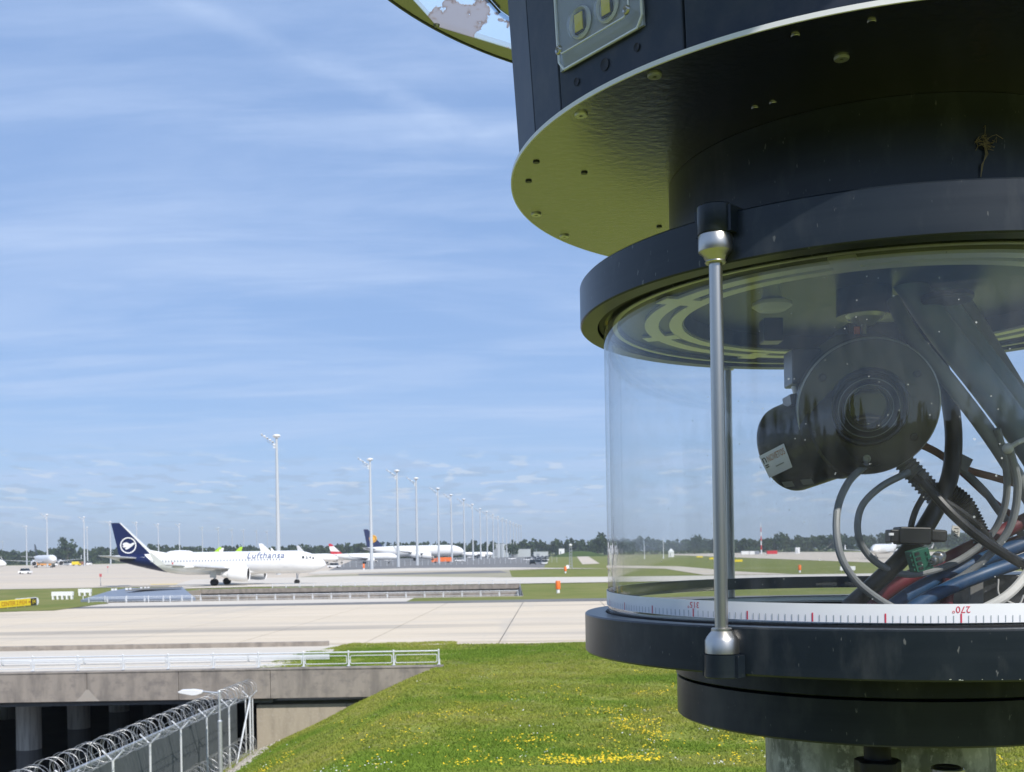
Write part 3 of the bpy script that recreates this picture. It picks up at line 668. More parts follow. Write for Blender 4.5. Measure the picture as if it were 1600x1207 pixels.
# ================================================================== AIRCRAFT
def aircraft(label, L=37.57, R=1.98, zc=3.85, fin=None, fincol='navy', finh=5.6, livery=None, detail=True, vs_=1.0, eng=1, wlt='white_paint', span=17.0, cat='airliner', group=None, gear=True):
    """nose towards +X, origin on the ground below the nose; s = metres aft of the nose"""
    r = empty('airliner', (0, 0, 0), label, cat, group)
    k = R / 1.98
    def rad(s):
        a = 5.6 * k; t0 = L - 13.5 * k
        if s < a: q = 1 - (1 - s / a) ** 2.1; return R * max(0, q) ** .62
        if s > t0: q = (s - t0) / (L - t0); return R * (1 - q ** 1.35 * .86)
        return R
    def cz(s):
        a = 5.6 * k; t0 = L - 13.5 * k
        if s < a: return zc - .52 * k * (1 - s / a) ** 1.6
        if s > t0: q = (s - t0) / (L - t0); return zc + q ** 1.4 * R * .66
        return zc
    nr = 120 if detail else 34; nn = 30 if detail else 14
    vs = []; fs = []
    for i in range(nr + 1):
        s = L * (i / nr) if not detail else (5.6 * (i / 30) ** 1.6 if i <= 30 else 5.6 + (L - 5.6) * (i - 30) / (nr - 30))
        for j in range(nn):
            a = 2 * pi * j / nn; vs.append((-s, rad(s) * cos(a), cz(s) + rad(s) * sin(a) * vs_))
    fs = [(i * nn + j, i * nn + (j + 1) % nn, (i + 1) * nn + (j + 1) % nn, (i + 1) * nn + j) for i in range(nr) for j in range(nn)] + [tuple(nr * nn + j for j in range(nn))]
    fu = MB().add(vs, fs).build('fuselage', M['white_paint'], r, mats=[M['navy']], ang=50)
    if livery == 'navy':
        bm = bmesh.new(); bm.from_mesh(fu.data)
        for co_, no_ in (((-(L - 5.6 * k), 0, 5.9 * k), (1, 0, 1.25)), ((-(L - 1.7 * k), 0, 0), (1, 0, 0))):
            bmesh.ops.bisect_plane(bm, geom=bm.verts[:] + bm.edges[:] + bm.faces[:], plane_co=co_, plane_no=no_)
        for f_ in bm.faces:
            c = f_.calc_center_median()
            if -c.x < L - 1.7 * k and (c.x + L - 5.6 * k) + 1.25 * (c.z - 5.9 * k) < 0: f_.material_index = 1
        bm.to_mesh(fu.data); bm.free()
    ztop = lambda s: cz(s) + rad(s) * vs_ - .15 * k
    # fin: leading edge, tip, trailing edge
    s0, s1, s2, s3 = L - 7.6 * k, L - 1.75 * k, L - .15 * k, L - 1.5 * k
    zt = ztop(L - 6 * k) + finh * k
    def finmesh(le, w, q0=0, q1=1):
        a0 = (-(s0 + q0 * (s3 - s0)), ztop(s0 + q0 * (s3 - s0))); a1 = (-(s1 + q0 * (s2 - s1)), zt)
        b0 = (-(s0 + q1 * (s3 - s0)), ztop(s0 + q1 * (s3 - s0))); b1 = (-(s1 + q1 * (s2 - s1)), zt)
        return MB().add([(x, sy * w * t_, z) for sy in (-1, 1) for (x, z), t_ in ((a0, .5), (a1, .35), (b1, .35), (b0, .5))],
                        [(0, 1, 2, 3), (7, 6, 5, 4), (0, 4, 5, 1), (1, 5, 6, 2), (2, 6, 7, 3), (3, 7, 4, 0)])
    fn = finmesh(0, .34 * k, .0 if fincol != 'navy' or not detail else .09).build('tail_fin', M[fincol], r, smooth=False)
    if detail:
        finmesh(0, .40 * k, -.01, .085).build('fin_edge', M['white_paint'], fn, smooth=False)
        # dorsal fillet
        MB().add([(-(s0 - 3.2), .0, ztop(s0 - 3.2)), (-s0, -.16, ztop(s0)), (-s0, .16, ztop(s0)), (-(s0 + .62), 0, ztop(s0) + .75), (-(s0 + .9), -.18, ztop(s0 + .9)), (-(s0 + .9), .18, ztop(s0 + .9))], [(0, 1, 3), (0, 3, 2), (1, 4, 3), (2, 3, 5)]).build('dorsal_fillet', M['white_paint'], fn, smooth=False)
    if fin == 'crane':
        cxs, czs = -(L - 3.15), zt - 3.95
        for sy in (-1, 1):
            RM = Matrix.Rotation(radians(90), 3, 'X')
            MB().lathe([(1.22, 0), (1.22, .03), (1.42, .03), (1.42, 0)], (cxs, sy * .21, czs), 40, RM, closed=True).build('emblem_ring', M['white_paint'], fn, smooth=False)
            bird = [(-.64, .29), (-.21, .40), (.07, .26), (.24, .17), (.71, .36), (.83, .21), (.43, -.14), (0, -.43), (-.29, -.54), (-.43, -.36), (-.21, -.21), (-.57, -.26), (-.76, -.07), (-.53, -.03), (-.71, .11)]
            MB().prism([(cxs + x * 1.38, sy * .20, czs + z * 1.38) for x, z in bird], (0, sy * .04, 0)).build('emblem_bird', M['white_paint'], fn, smooth=False)
    elif fin == 'disc':
        MB().cyl((-(L - 3.7 * k), -.24 * k, zt - 3.6 * k), (-(L - 3.7 * k), .24 * k, zt - 3.6 * k), 1.45 * k, n=24).build('emblem_disc', M['yellow_disc'], fn)
        MB().lathe([(.9 * k, 0), (.9 * k, .03), (1.05 * k, .03), (1.05 * k, 0)], (-(L - 3.7 * k), -.25 * k, zt - 3.6 * k), 24, Matrix.Rotation(radians(90), 3, 'X'), closed=True).build('emblem_ring', M['navy'], fn)
    elif fin == 'chevron':
        zr_ = ztop(s0 + 2); LE = lambda f: (-(s0 + (s1 - s0) * f), zr_ + (zt - zr_) * f); TE = lambda f: (-(s3 + (s2 - s3) * f), zr_ + (zt - zr_) * f)
        for sy in (-1, 1):
            MB().prism([(x_, sy * .19 * k, z_) for x_, z_ in (LE(.22), LE(.78), TE(.74), TE(.30))], (0, sy * .03, 0)).build('fin_stripe', M['white_paint'], fn, smooth=False)
    # tailplane
    for sy in (-1, 1):
        zz = cz(L - 3 * k) + .15 * k
        MB().add([(-(L - 5.0 * k), sy * .5 * k, zz - .12), (-(L - 1.3 * k), sy * .4 * k, zz - .12), (-(L - .3 * k), sy * 6.2 * k, zz + .45 * k), (-(L - 1.9 * k), sy * 6.2 * k, zz + .45 * k),
                  (-(L - 5.0 * k), sy * .5 * k, zz + .14), (-(L - 1.3 * k), sy * .4 * k, zz + .14), (-(L - .3 * k), sy * 6.2 * k, zz + .57 * k), (-(L - 1.9 * k), sy * 6.2 * k, zz + .57 * k)],
                 [(0, 1, 2, 3), (7, 6, 5, 4), (0, 4, 5, 1), (1, 5, 6, 2), (2, 6, 7, 3), (3, 7, 4, 0)]).build('tailplane', M['silver'], r, smooth=False)
        # wing
        sp = span * k; wr = 12.5 * k + (L - 37.57 * k) * .35
        st = [(0, wr, wr + 7.2 * k, zc - 1.25 * k, .55 * k), (.37, wr + 2.9 * k, wr + 7.2 * k, zc - .85 * k, .34 * k), (1.0, wr + 9.6 * k, wr + 11.1 * k, zc - .05 * k, .12 * k)]
        vs = []
        for f_, a, b_, z, th in st:
            for (s_, zz_) in ((a, z), (a + (b_ - a) * .3, z + th * .6), (b_, z), (a + (b_ - a) * .3, z - th * .45)): vs.append((-s_, sy * (.3 * R + f_ * (sp - .3 * R)), zz_))
        fs = [(i * 4 + j, i * 4 + (j + 1) % 4, (i + 1) * 4 + (j + 1) % 4, (i + 1) * 4 + j) for i in range(2) for j in range(4)] + [(8, 9, 10, 11)]
        wg = MB().add(vs, fs).build('wing', M['wing'], r, smooth=False)
        tipx, tipz = -(wr + 9.6 * k), zc - .05 * k
        MB().add([(tipx, sy * sp, tipz - .05), (tipx - 1.6 * k, sy * sp, tipz - .05), (tipx - 2.6 * k, sy * (sp + .45 * k), tipz + 1.9 * k), (tipx - 2.1 * k, sy * (sp + .45 * k), tipz + 1.9 * k),
                  (tipx, sy * (sp + .1), tipz - .05), (tipx - 1.6 * k, sy * (sp + .1), tipz - .05), (tipx - 2.6 * k, sy * (sp + .52 * k), tipz + 1.9 * k), (tipx - 2.1 * k, sy * (sp + .52 * k), tipz + 1.9 * k)],
                 [(0, 1, 2, 3), (7, 6, 5, 4), (0, 4, 5, 1), (1, 5, 6, 2), (2, 6, 7, 3), (3, 7, 4, 0)]).build('winglet', M[wlt], wg, smooth=False)
        for f_ in ([.36, .58, .80] if detail else []):
            yy = sy * (.3 * R + f_ * (sp - .3 * R)); ss = wr + 5.6 + f_ * 3.1
            MB().ball((-ss, yy, zc - 1.35 + f_ * 1.1), 1, 8, 6, (1.9, .22, .30)).build('flap_fairing', M['white_paint'], wg)
        # engines
        for e_ in range(eng):
            ye_ = sy * (5.75 * k + e_ * 6.6 * k); sx_ = wr + 2.6 * k + e_ * 3.5 * k; ze = 1.95 * k + (zc - 3.85 * k) + e_ * .5 * k
            RM = Matrix.Rotation(radians(-90), 3, 'Y')   # +Z -> -X... axis along the fuselage
            en = MB().lathe([(.98 * k, .12 * k), (1.10 * k, 0), (1.22 * k, .35 * k), (1.26 * k, 1.4 * k), (1.12 * k, 2.7 * k), (.92 * k, 3.3 * k), (.62 * k, 3.4 * k), (.5 * k, 4.3 * k), (.22 * k, 4.7 * k), (.01, 4.75 * k)], (-sx_ + 3.1 * k, ye_, ze), 28 if detail else 12, RM).build('engine', M['white_paint'], r, ang=40)
            MB().lathe([(.02, .5 * k), (.98 * k, .5 * k), (.98 * k, .12 * k)], (-sx_ + 3.1 * k, ye_, ze), 20, RM).build('fan', M['black'], en)
            MB().box((-sx_ + .9 * k, ye_, ze + 1.35 * k), (3.6 * k, .3 * k, .9 * k)).build('pylon', M['white_paint'], en, smooth=False)
    if gear:
        for sy, s_ in ((-1, wr + 5.9 * k), (1, wr + 5.9 * k), (0, 5.1 * k)):
            y_ = sy * 3.8 * k; rw = .60 * k if sy else .40 * k
            g = MB().cyl((-s_, y_, rw), (-s_, y_, zc - 1.4 * k), .13 * k, n=8).cyl((-s_, y_, rw), (-s_ + .5 * k, y_, zc - 1.4 * k), .06 * k, n=6).cyl((-s_, y_ - .45 * k, rw), (-s_, y_ + .45 * k, rw), .08 * k, n=8)
            if detail and sy: g.box((-s_ - .1, y_ + sy * .35, zc - 1.9), (1.1, .05, 1.1))
            g = g.build('landing_gear', M['silver'], r)
            for d in (-1, 1):
                w_ = MB().lathe([(rw * .55, -.17 * k), (rw * .92, -.18 * k), (rw, -.1 * k), (rw, .1 * k), (rw * .92, .18 * k), (rw * .55, .17 * k)], (-s_, y_ + d * .42 * k, rw), 20, Matrix.Rotation(radians(90), 3, 'X')).cyl((-s_, y_ + d * .42 * k - .1 * k, rw), (-s_, y_ + d * .42 * k + .1 * k, rw), rw * .6, n=12)
                w_.build('wheel', M['tyre'], g)
    if detail:
        b = MB()
        surf = lambda z, s: sqrt(max(.01, rad(s) ** 2 - (z - cz(s)) ** 2))
        for i in range(43):
            s = 7.6 + i * .535
            for sy in (-1, 1):
                z = 4.32; y0 = surf(z - .15, s) + .03; y1 = surf(z + .15, s) + .03
                b.face([(-s - .1, sy * y0, z - .15), (-s + .1, sy * y0, z - .15), (-s + .1, sy * y1, z + .15), (-s - .1, sy * y1, z + .15)])
        w = b.build('cabin_windows', M['window_grey'], r, smooth=False); w['kind'] = 'stuff'
        for (sa, sb, z0, z1) in ((2.25, 2.62, 4.35, 4.75), (2.75, 3.25, 4.35, 4.85), (3.35, 3.8, 4.40, 4.85), (1.75, 2.15, 4.28, 4.62)):
            for sy in (-1, 1):
                MB().face([(-s_, sy * (surf(z_, s_) + .015), z_) for s_, z_ in ((sa, z0), (sb, z0), (sb, z1), (sa + .12, z1))]).build('cockpit_window', M['glass_dark'], r, smooth=False)
        M['door_line'] = mat('door_line', (.55, .56, .58), .5)
        for s_, w_, z0, z1 in ((6.2, .82, 3.0, 4.95), (31.2, .75, 3.4, 5.1)):
            for (a, c, z2, z3) in ((s_, s_ + .05, z0, z1), (s_ + w_, s_ + w_ + .05, z0, z1), (s_, s_ + w_, z1 - .05, z1), (s_, s_ + w_, z0, z0 + .05)):
                MB().face([(-a, -(surf(z2, a) + .015), z2), (-c, -(surf(z2, c) + .015), z2), (-c, -(surf(z3, c) + .015), z3), (-a, -(surf(z3, a) + .015), z3)]).build('door_edge', M['door_line'], r, smooth=False)
        tv, tf = text_mesh('Lufthansa', 1.55, 0, shear=.12, spacing=1.10, bold=.02)
        zz = 5.02
        tv = [(-10.1 + v.x, -(surf(zz + v.y * .93, 10.1) + .05), zz + v.y * .93) for v in tv]
        MB().add(tv, tf).build('airline_name', M['navy_letters'], r, smooth=False, keep=True)
        MB().face([(-26.3 + x, -(surf(3.8 + z, 26.3) + .02), 3.8 + z) for x, z in ((0, 0), (.5, 0), (.5, .3), (0, .3))]).build('flag', M['red'], r, smooth=False)
        for s_, h_ in ((9.0, .5), (18.0, .4)):
            MB().add([(-s_, 0, ztop(s_) + .1), (-s_ - .5, 0, ztop(s_) + .1), (-s_ - .6, 0, ztop(s_) + .1 + h_), (-s_ - .35, .04, ztop(s_) + .1 + h_)], [(0, 1, 2, 3)]).build('blade_aerial', M['white_paint'], r, smooth=False)
        MB().ball((-25.5, 0, ztop(25.5) + .12), 1, 14, 8, (2.4, .7, .42)).build('radome', M['white_paint'], r)
        MB().ball((-15.8, 0, zc - 1.55), 1, 16, 10, (5.2, 1.75, .72)).build('belly_fairing', M['white_paint'], r)
    return r
def place(o, px, Y, rz=0, z=0):
    q = P(px, HX, Y); o.location = (q.x, Y, z); o.rotation_euler.z = rz; return o
place(aircraft('white airliner with navy tail and crane emblem taxiing in front of the tallest mast', fin='crane', livery='navy', finh=5.65), 509, 188, radians(-1.0), 0.03)
place(aircraft('huge white double-deck airliner with navy tail and yellow disc, parked behind the masts', L=72.7, R=3.75, zc=7.0, fin='disc', finh=6.8, detail=False, vs_=1.08, eng=2, span=20), 726, 778, radians(0))
place(aircraft('white airliner with red tail marked by a white stripe, parked left of the double-decker', fin='chevron', fincol='red', detail=False), 622, 583, 0)
place(aircraft('white airliner showing between the nose of the taxiing one and the red tail', fincol='white_paint', detail=False, wlt='navy'), 529, 520, radians(8))
place(aircraft('white airliner with dark navy winglets parked in front of the red-tailed one', fincol='white_paint', detail=False, wlt='navy'), 545, 640, radians(-25))
place(aircraft('small white far airliner behind the two masts right of the double-decker', fincol='white_paint', detail=False), 772, 1000, radians(25))
place(aircraft('white wide-bodied airliner behind the orange tanker on the left apron', L=60, R=2.85, zc=5.4, fincol='glass_dark', detail=False, eng=1), 85, 690, radians(-55))
place(aircraft('airliner with only its white nose inside the left edge of the picture', fincol='navy', detail=False, livery='navy'), 10, 500, radians(-10))
place(aircraft('left one of two airliners whose lime green tails show above the taxiing roof', fincol='lime', detail=False), 250, 655, pi)
place(aircraft('right one of two airliners whose lime green tails show above the taxiing roof', fincol='lime', detail=False), 284, 665, pi)
place(aircraft('airliner whose white tail tip shows just right of the lime green tails', fincol='white_paint', detail=False), 262, 720, 0 + pi)
place(aircraft('white airliner with its nose showing behind the cables inside the clear cylinder', fincol='white_paint', detail=False), 1364, 420, pi + 1.0)
fl = aircraft('tiny white airliner climbing away above the trees beside the red and white mast', fincol='white_paint', detail=False, gear=False)
place(fl, 1219, 4600, radians(-30), 4.9 + (857 - 836) / F * 4600); fl.rotation_euler.y = radians(-12)

# ================================================================== VEHICLES
def vehicle(kind, label, col, px, py, L=4.6, h=1.8, rz=0, cat=None, group=None, col2='glass_dark', Y=None):
    Y = Y or CH * F / (py - H_at(px)); q = P(px, HX, Y)
    r = empty({'car': 'parked_car', 'van': 'service_van', 'truck': 'airport_truck'}[kind], (q.x, Y, .05), label, cat or kind, group, rz)
    w = 1.8 if kind == 'car' else 2.2
    if kind == 'truck':
        MB().box((-L * .12, 0, h * .56), (L * .74, w, h * .72)).build('tank_body', M[col], r, smooth=False, bevel=.12)
        MB().box((L * .39, 0, h * .45), (L * .2, w, h * .62)).build('cab', M[col], r, smooth=False, bevel=.1)
        MB().box((L * .44, 0, h * .6), (L * .13, w + .04, h * .22)).build('window', M['glass_dark'], r, smooth=False)
    else:
        hb = h * (.52 if kind == 'car' else .55)
        MB().prism([(-L / 2, -w / 2, .3), (L / 2, -w / 2, .3), (L / 2, -w / 2, hb * .9), (L * .28, -w / 2, hb), (-L / 2, -w / 2, hb)], (0, w, 0)).build('body', M[col], r, smooth=False, bevel=.06)
        x0, x1 = (-L * .30, L * .25) if kind == 'car' else (-L * .5 + .1, L * .33)
        cabm = MB().prism([(x0 - .3, -w * .44, hb), (x1 + .35, -w * .44, hb), (x1 - .1, -w * .40, h - .06), (x0 + .1, -w * .40, h - .06)], (0, w * .86, 0)).build('cabin', M[col2], r, smooth=False)
        MB().box(((x0 + x1) / 2, 0, h - .03), (x1 - x0, w * .82, .07)).build('roof', M[col], r, smooth=False)
    for sx in (-.32, .32):
        for sy in (-1, 1): MB().cyl((L * sx, sy * (w / 2 - .12), .33), (L * sx, sy * (w / 2 + .02), .33), .33 * (1.4 if kind == 'truck' else 1), n=12).build('wheel', M['tyre'], r)
    return r
vehicle('car', 'small white pickup with a dark cab alone on the left apron', 'white_paint', 39, 897.5, 4.4, 2.1, 0, 'pickup')
vehicle('truck', 'orange tanker below the wide-bodied airliner on the left apron', 'orange_far', 71, 884, 9, 3.8, 0, 'tanker', Y=900)
vehicle('truck', 'smaller orange truck left of the orange tanker', 'orange_far', 55, 881, 6, 3.6, 0, 'truck', Y=960)
for px, c, lb in ((92, 'white_paint', 'white van right of the orange tanker'), (101, 'car_grey', 'grey van between two white vans on the left apron'), (109, 'white_paint', 'white van left of the yellow truck'),
                  (137, 'white_paint', 'white van below the close pair of masts')):
    vehicle('van', lb, c, px, 882, 6.5, 3.4, random.uniform(-.2, .2), 'van', 'vans on the left apron', Y=900 + random.uniform(-40, 40))
vehicle('truck', 'yellow truck on the left apron beneath the pair of masts', 'yellow', 119, 881, 7, 3.5, 0, 'truck', Y=880)
vehicle('truck', 'reddish brown truck right of the yellow truck on the left apron', 'cable_brown', 128, 881, 6, 3.3, 0, 'truck', Y=885)
vehicle('truck', 'bright orange tanker in front of the double-deck airliner', 'orange', 690, 881, 10.5, 3.1, pi, 'tanker', Y=560)
rnd = random.Random(3)
for px, py, c, lb in ((522, 888, 'white_paint', 'white car on the grey ground just right of the airliner nose'), (606, 877, 'white_paint', 'white van between two masts below the double-decker'),
                      (718, 878, 'white_paint', 'white van under the nose of the double-decker'), (734, 872, 'white_paint', 'white van further right behind the orange tanker'), (800, 874.6, 'white_paint', 'white car alone on the open grey ground'),
                      (825, 876.5, 'white_paint', 'white car left of the parked rows near the grass')):
    vehicle('van' if 'van' in lb else 'car', lb, c, px, py, 5.0, 2.0, rnd.uniform(-.4, .4), 'van' if 'van' in lb else 'car', None)
cols = ['car_grey', 'white_paint', 'glass_dark', 'silver', 'window_grey', 'navy']
rows = [(882.5, 833, 851, 3), (879.5, 838, 853, 3), (877, 842, 854, 3), (875, 828, 852, 4), (873, 833, 855, 4), (871.5, 840, 857, 3)]
for py, a, c, n in rows:
    for i in range(n):
        px = a + (c - a) * i / (n - 1) + rnd.uniform(-1, 1)
        vehicle('car' if rnd.random() < .7 else 'van', ORD[i] + ' vehicle from the left in the ' + ORD[rows.index((py, a, c, n))] + ' parked row from the front by the grass', rnd.choice(cols), px, py, 4.6, 1.9, rnd.choice([radians(85), radians(88)]), 'car', 'cars parked in rows by the grass')

# ================================================================== SMALL AIRFIELD THINGS
def marker(px, py, h, label):
    Y = CH * F / (py - H_at(px)); q = P(px, HX, Y); r = empty('marker_post', (q.x, Y, 0), label, 'marker post', 'orange and white marker posts')
    MB().cyl((0, 0, 0), (0, 0, h * .3), .20, n=12).build('base', M['white_paint'], r)
    MB().lathe([(.20, h * .3), (.29, h * .33), (.29, h * .95), (.24, h), (0, h)], n=14).build('cap', M['orange'], r)
marker(871, 927, 1.45, 'orange marker post on the grass strip beyond the near taxiway')
marker(883, 896, 1.5, 'farther orange marker post left of the lattice lamp')
marker(1249, 895, 1.5, 'orange marker post seen through the clear cylinder left of the cables')
marker(568, 891, 2.0, 'squat orange post beside the second mast of the row')
def thin_sign(px, py, h, label):
    Y = CH * F / (py - H_at(px)); q = P(px, HX, Y); r = empty('sign_post', (q.x, Y, 0), label, 'sign post')
    MB().cyl((0, 0, 0), (0, 0, h), .06, n=6).build('post', M['car_grey'], r)
    MB().box((0, 0, h - .25), (.38, .08, .55)).build('plate', M['red'], r, smooth=False)
thin_sign(168, 895.5, 2.3, 'red topped sign post just behind the airliner tail')
thin_sign(156.5, 916, 2.2, 'thin dark sign post nearer than the red one, left of the tail')
# taxi guidance sign
A, B = G(-6, 953.5), G(62, 947); d = B - A; Ls = d.length; ang = atan2(d.y, d.x)
sg = empty('guidance_sign', A, 'yellow taxiway guidance sign with a black end panel on the left grass island', 'sign', rz=ang)
MB().box((Ls * .40, .12, .50), (Ls * .78, .24, .74)).build('yellow_panel', M['yellow'], sg, smooth=False, bevel=.04)
MB().box((Ls * .86, .12, .52), (Ls * .135, .25, .74)).build('black_panel', M['black'], sg, smooth=False)
MB().lathe([(0, 0), (.40, 0), (.40, .24), (0, .24)], (Ls * .935, .24, .52), 20, Matrix.Rotation(radians(90), 3, 'X')).build('end_cap', M['white_paint'], sg)
MB().box((Ls * .7, .16, .92), (Ls * .45, .2, .06)).build('top_cap', M['white_paint'], sg, smooth=False)
for k in range(5): MB().cyl((.6 + k * 1.6, .1, 0), (.6 + k * 1.6, .1, .2), .05, n=6).build('leg', M['white_paint'], sg)
def sign_text(t, x, size, m, xs=1.0):
    v, f = text_mesh(t, size, .004)
    MB().add([(x + p.x * xs, -.012 + p.z * -1, .50 + p.y) for p in v], f).build('lettering', m, sg, smooth=False, keep=True)
M['sign_ink'] = mat('sign_ink', (.45, .14, .01), .6)
sign_text('CENTER 2 P/D4', Ls * .40, .62, M['sign_ink'], 1.12)
MB().add([(Ls * .725, -.014, .47), (Ls * .755, -.014, .47), (Ls * .755, -.014, .38), (Ls * .785, -.014, .52), (Ls * .755, -.014, .66), (Ls * .755, -.014, .57), (Ls * .725, -.014, .57)], [tuple(range(7))]).build('arrow', M['sign_ink'], sg, smooth=False)
sign_text('E4', Ls * .86, .62, M['yellow'], 1.0)
bl = empty('barrier_block', G(98, 937.5), 'white toothed barrier block on the left grass island', 'barrier')
MB().box((0, 0, .75), (2.6, .4, .5)).build('beam', M['white_paint'], bl, smooth=False)
for k in range(5): MB().box((-1.15 + k * .57, 0, .25), (.2, .4, .5)).build('foot', M['white_paint'], bl, smooth=False)
bl = empty('barrier_block', G(133, 931.5), 'smaller white barrier block next to the grey canopy', 'barrier')
MB().box((0, 0, .7), (1.7, .4, .5)).build('beam', M['white_paint'], bl, smooth=False)
for k in range(3): MB().box((-.7 + k * .7, 0, .22), (.2, .4, .46)).build('foot', M['white_paint'], bl, smooth=False)
gi = poly_sheet('grass_island', [(-200, 964), (40, 955), (84, 954), (150, 945), (170, 943), (120, 930), (60, 932), (-200, 944)], M['field_grass'], .045)
# lattice lamp on the grass
Y = 307; q = P(891.5, HX, Y); r = empty('lattice_lamp', (q.x, Y, 0), 'grey lattice lamp post with a white head standing on the far grass', 'lamp post')
b = MB()
for sx in (-1, 1):
    for sy in (-1, 1): b.cyl((sx * .42, sy * .42, 0), (sx * .3, sy * .3, 6.2), .07, n=5)
for k in range(7):
    z = .4 + k * .85
    for sy in (-1, 1): b.cyl((-.42, sy * .4, z), (.4, sy * .4, z + .8), .045, n=4).cyl((.42, sy * .4, z), (-.4, sy * .4, z + .8), .045, n=4)
b.build('lattice', M['car_grey'], r)
MB().ball((0, 0, 6.7), .45, 12, 8, (1, 1, .8)).build('lamp_head', M['white_paint'], r); MB().box((-.9, 0, .5), (.8, .6, 1.0)).build('switch_box', M['white_paint'], r, smooth=False)
# little buildings and containers far away
def hut(px, Y, w, h, m, label, roof=None, name='hut', cat='hut'):
    q = P(px, HX, Y); r = empty(name, (q.x, Y, 0), label, cat)
    MB().box((0, 0, h / 2), (w, w * .8, h)).build('wall', M[m], r, smooth=False)
    if roof: MB().add([(-w / 2 - .2, -w * .45, h), (w / 2 + .2, -w * .45, h), (w / 2 + .2, w * .45, h), (-w / 2 - .2, w * .45, h), (0, 0, h + roof)], [(0, 1, 4), (1, 2, 4), (2, 3, 4), (3, 0, 4)]).build('roof', M['white_paint'], r, smooth=False)
    else: MB().box((0, 0, h + .08), (w + .2, w * .8 + .2, .16)).build('roof', M['car_grey'], r, smooth=False)
    MB().box((-w * .2, -w * .41, h * .4), (w * .2, .05, h * .6)).build('door', M['car_grey'], r, smooth=False)
    return r
hut(877.5, 1000, 5, 7.5, 'white_paint', 'small white block left of the lattice lamp by the trees')
hut(1048.5, 720, 3.6, 3.6, 'white_paint', 'small white hut with a pointed roof seen through the clear cylinder', 2.2)
hut(1246, 900, 3.4, 5.0, 'white_paint', 'tiny white cabin right of the red and white mast')
hut(781, 1150, 26, 14, 'shed', 'pale grey green hangar behind the far masts', name='hangar', cat='hangar')
hut(812, 1100, 22, 8, 'shed', 'lower pale grey hangar right of the far masts', name='hangar', cat='hangar')
hut(845, 900, 12, 5, 'shed', 'low grey shed above the parked car rows', name='hangar', cat='hangar')
for i, (px, w, m, lb) in enumerate(((1164, 6, 'white_paint', 'leftmost white container of the row by the red and white mast'), (1175, 4, 'white_paint', 'second white container from the left by the red and white mast'), (1183, 3, 'window_grey', 'grey container next to the foot of the red and white mast'),
                                   (1202, 4, 'red', 'left red container right of the red and white mast'), (1210, 4, 'red', 'right red container right of the red and white mast'))):
    q = P(px, HX, 850); r = empty('container', (q.x, 850, 0), lb, 'container', 'containers by the red and white mast')
    MB().box((0, 0, 1.5), (w, 2.4, 2.6)).build('body', M[m], r, smooth=False)
q = P(1189.5, HX, 900); r = empty('radio_mast', (q.x, 900, 0), 'red and white banded mast seen through the clear cylinder', 'mast')
for k in range(7): MB().cyl((0, 0, k * 3.7), (0, 0, k * 3.7 + 3.7), .65 - k * .06, .59 - k * .06, n=8).build('band', M['white_paint' if k % 2 == 0 else 'red'], r)
for px, py0, py1, lb in ((1036.5, 841, 867, 'thin white pole left of the pointed roof hut'), (1007, 850, 862, 'short white pole near the left edge of the clear cylinder')):
    Y = 620; q = P(px, HX, Y); r = empty('white_pole', (q.x, Y, 0), lb, 'pole'); MB().cyl((0, 0, 0), (0, 0, CH + (H_at(px) - py0) / F * Y), .22, .12, n=8).build('pole', M['white_paint'], r)
    MB().box((0, 0, .3), (.8, .8, .6)).build('foot', M['white_paint'], r, smooth=False)
for px, py, w, lb in ((1093, 872, 3.5, 'farthest yellow taxiway sign seen through the clear cylinder'), (1112, 875, 2.2, 'yellow taxiway sign partly behind the steel rod'), (1152, 879, 3.6, 'yellow taxiway sign just right of the steel rods'), (1324, 893, 3.0, 'pale sign low on the grass left of the grey cable loop')):
    Y = CH * F / (py - H_at(px)); q = P(px, HX, Y); r = empty('guidance_sign', (q.x, Y, 0), lb, 'sign', 'taxiway signs beyond the cylinder')
    MB().box((0, 0, .6), (w, .25, .8)).build('panel', M['yellow'] if px != 1324 else M['white_paint'], r, smooth=False)
    for sx in (-.4, .4): MB().cyl((w * sx, 0, 0), (w * sx, 0, .3), .05, n=6).build('leg', M['white_paint'], r)
# grassy mound
b = MB(); q = P(905, HX, 1000); vs = []; nn = 24
for j in range(9):
    for i in range(nn): a = 2 * pi * i / nn; rr = 1 - j / 8; vs.append((q.x + 26 * rr * cos(a), 1000 + 14 * rr * sin(a), 5.2 * cos(rr * pi / 2) if rr < 1 else 0))
fs = [(j * nn + i, j * nn + (i + 1) % nn, (j + 1) * nn + (i + 1) % nn, (j + 1) * nn + i) for j in range(8) for i in range(nn)]
tag(b.add(vs, fs).build('mound', M['leaf2']), kind='structure')
# tall grid fence closing the parking ground
r = empty('perimeter_fence', (0, 460, 0), 'long thin grey mesh fence behind the verge below the masts', 'fence')
b = MB()
for k in range(48):
    x = -88 + k * 2.3
    if x > 22: break
    MB().cyl((x, k * 1.4 - 40, 0), (x, k * 1.4 - 40, 2.6), .05, n=5).build('post', M['galv_white'], r)
for z in (.6, 1.2, 1.8, 2.4): b.cyl((-88, -40, z), (20, 26, z), .018, n=4)
b.build('wires', M['wire'], r)

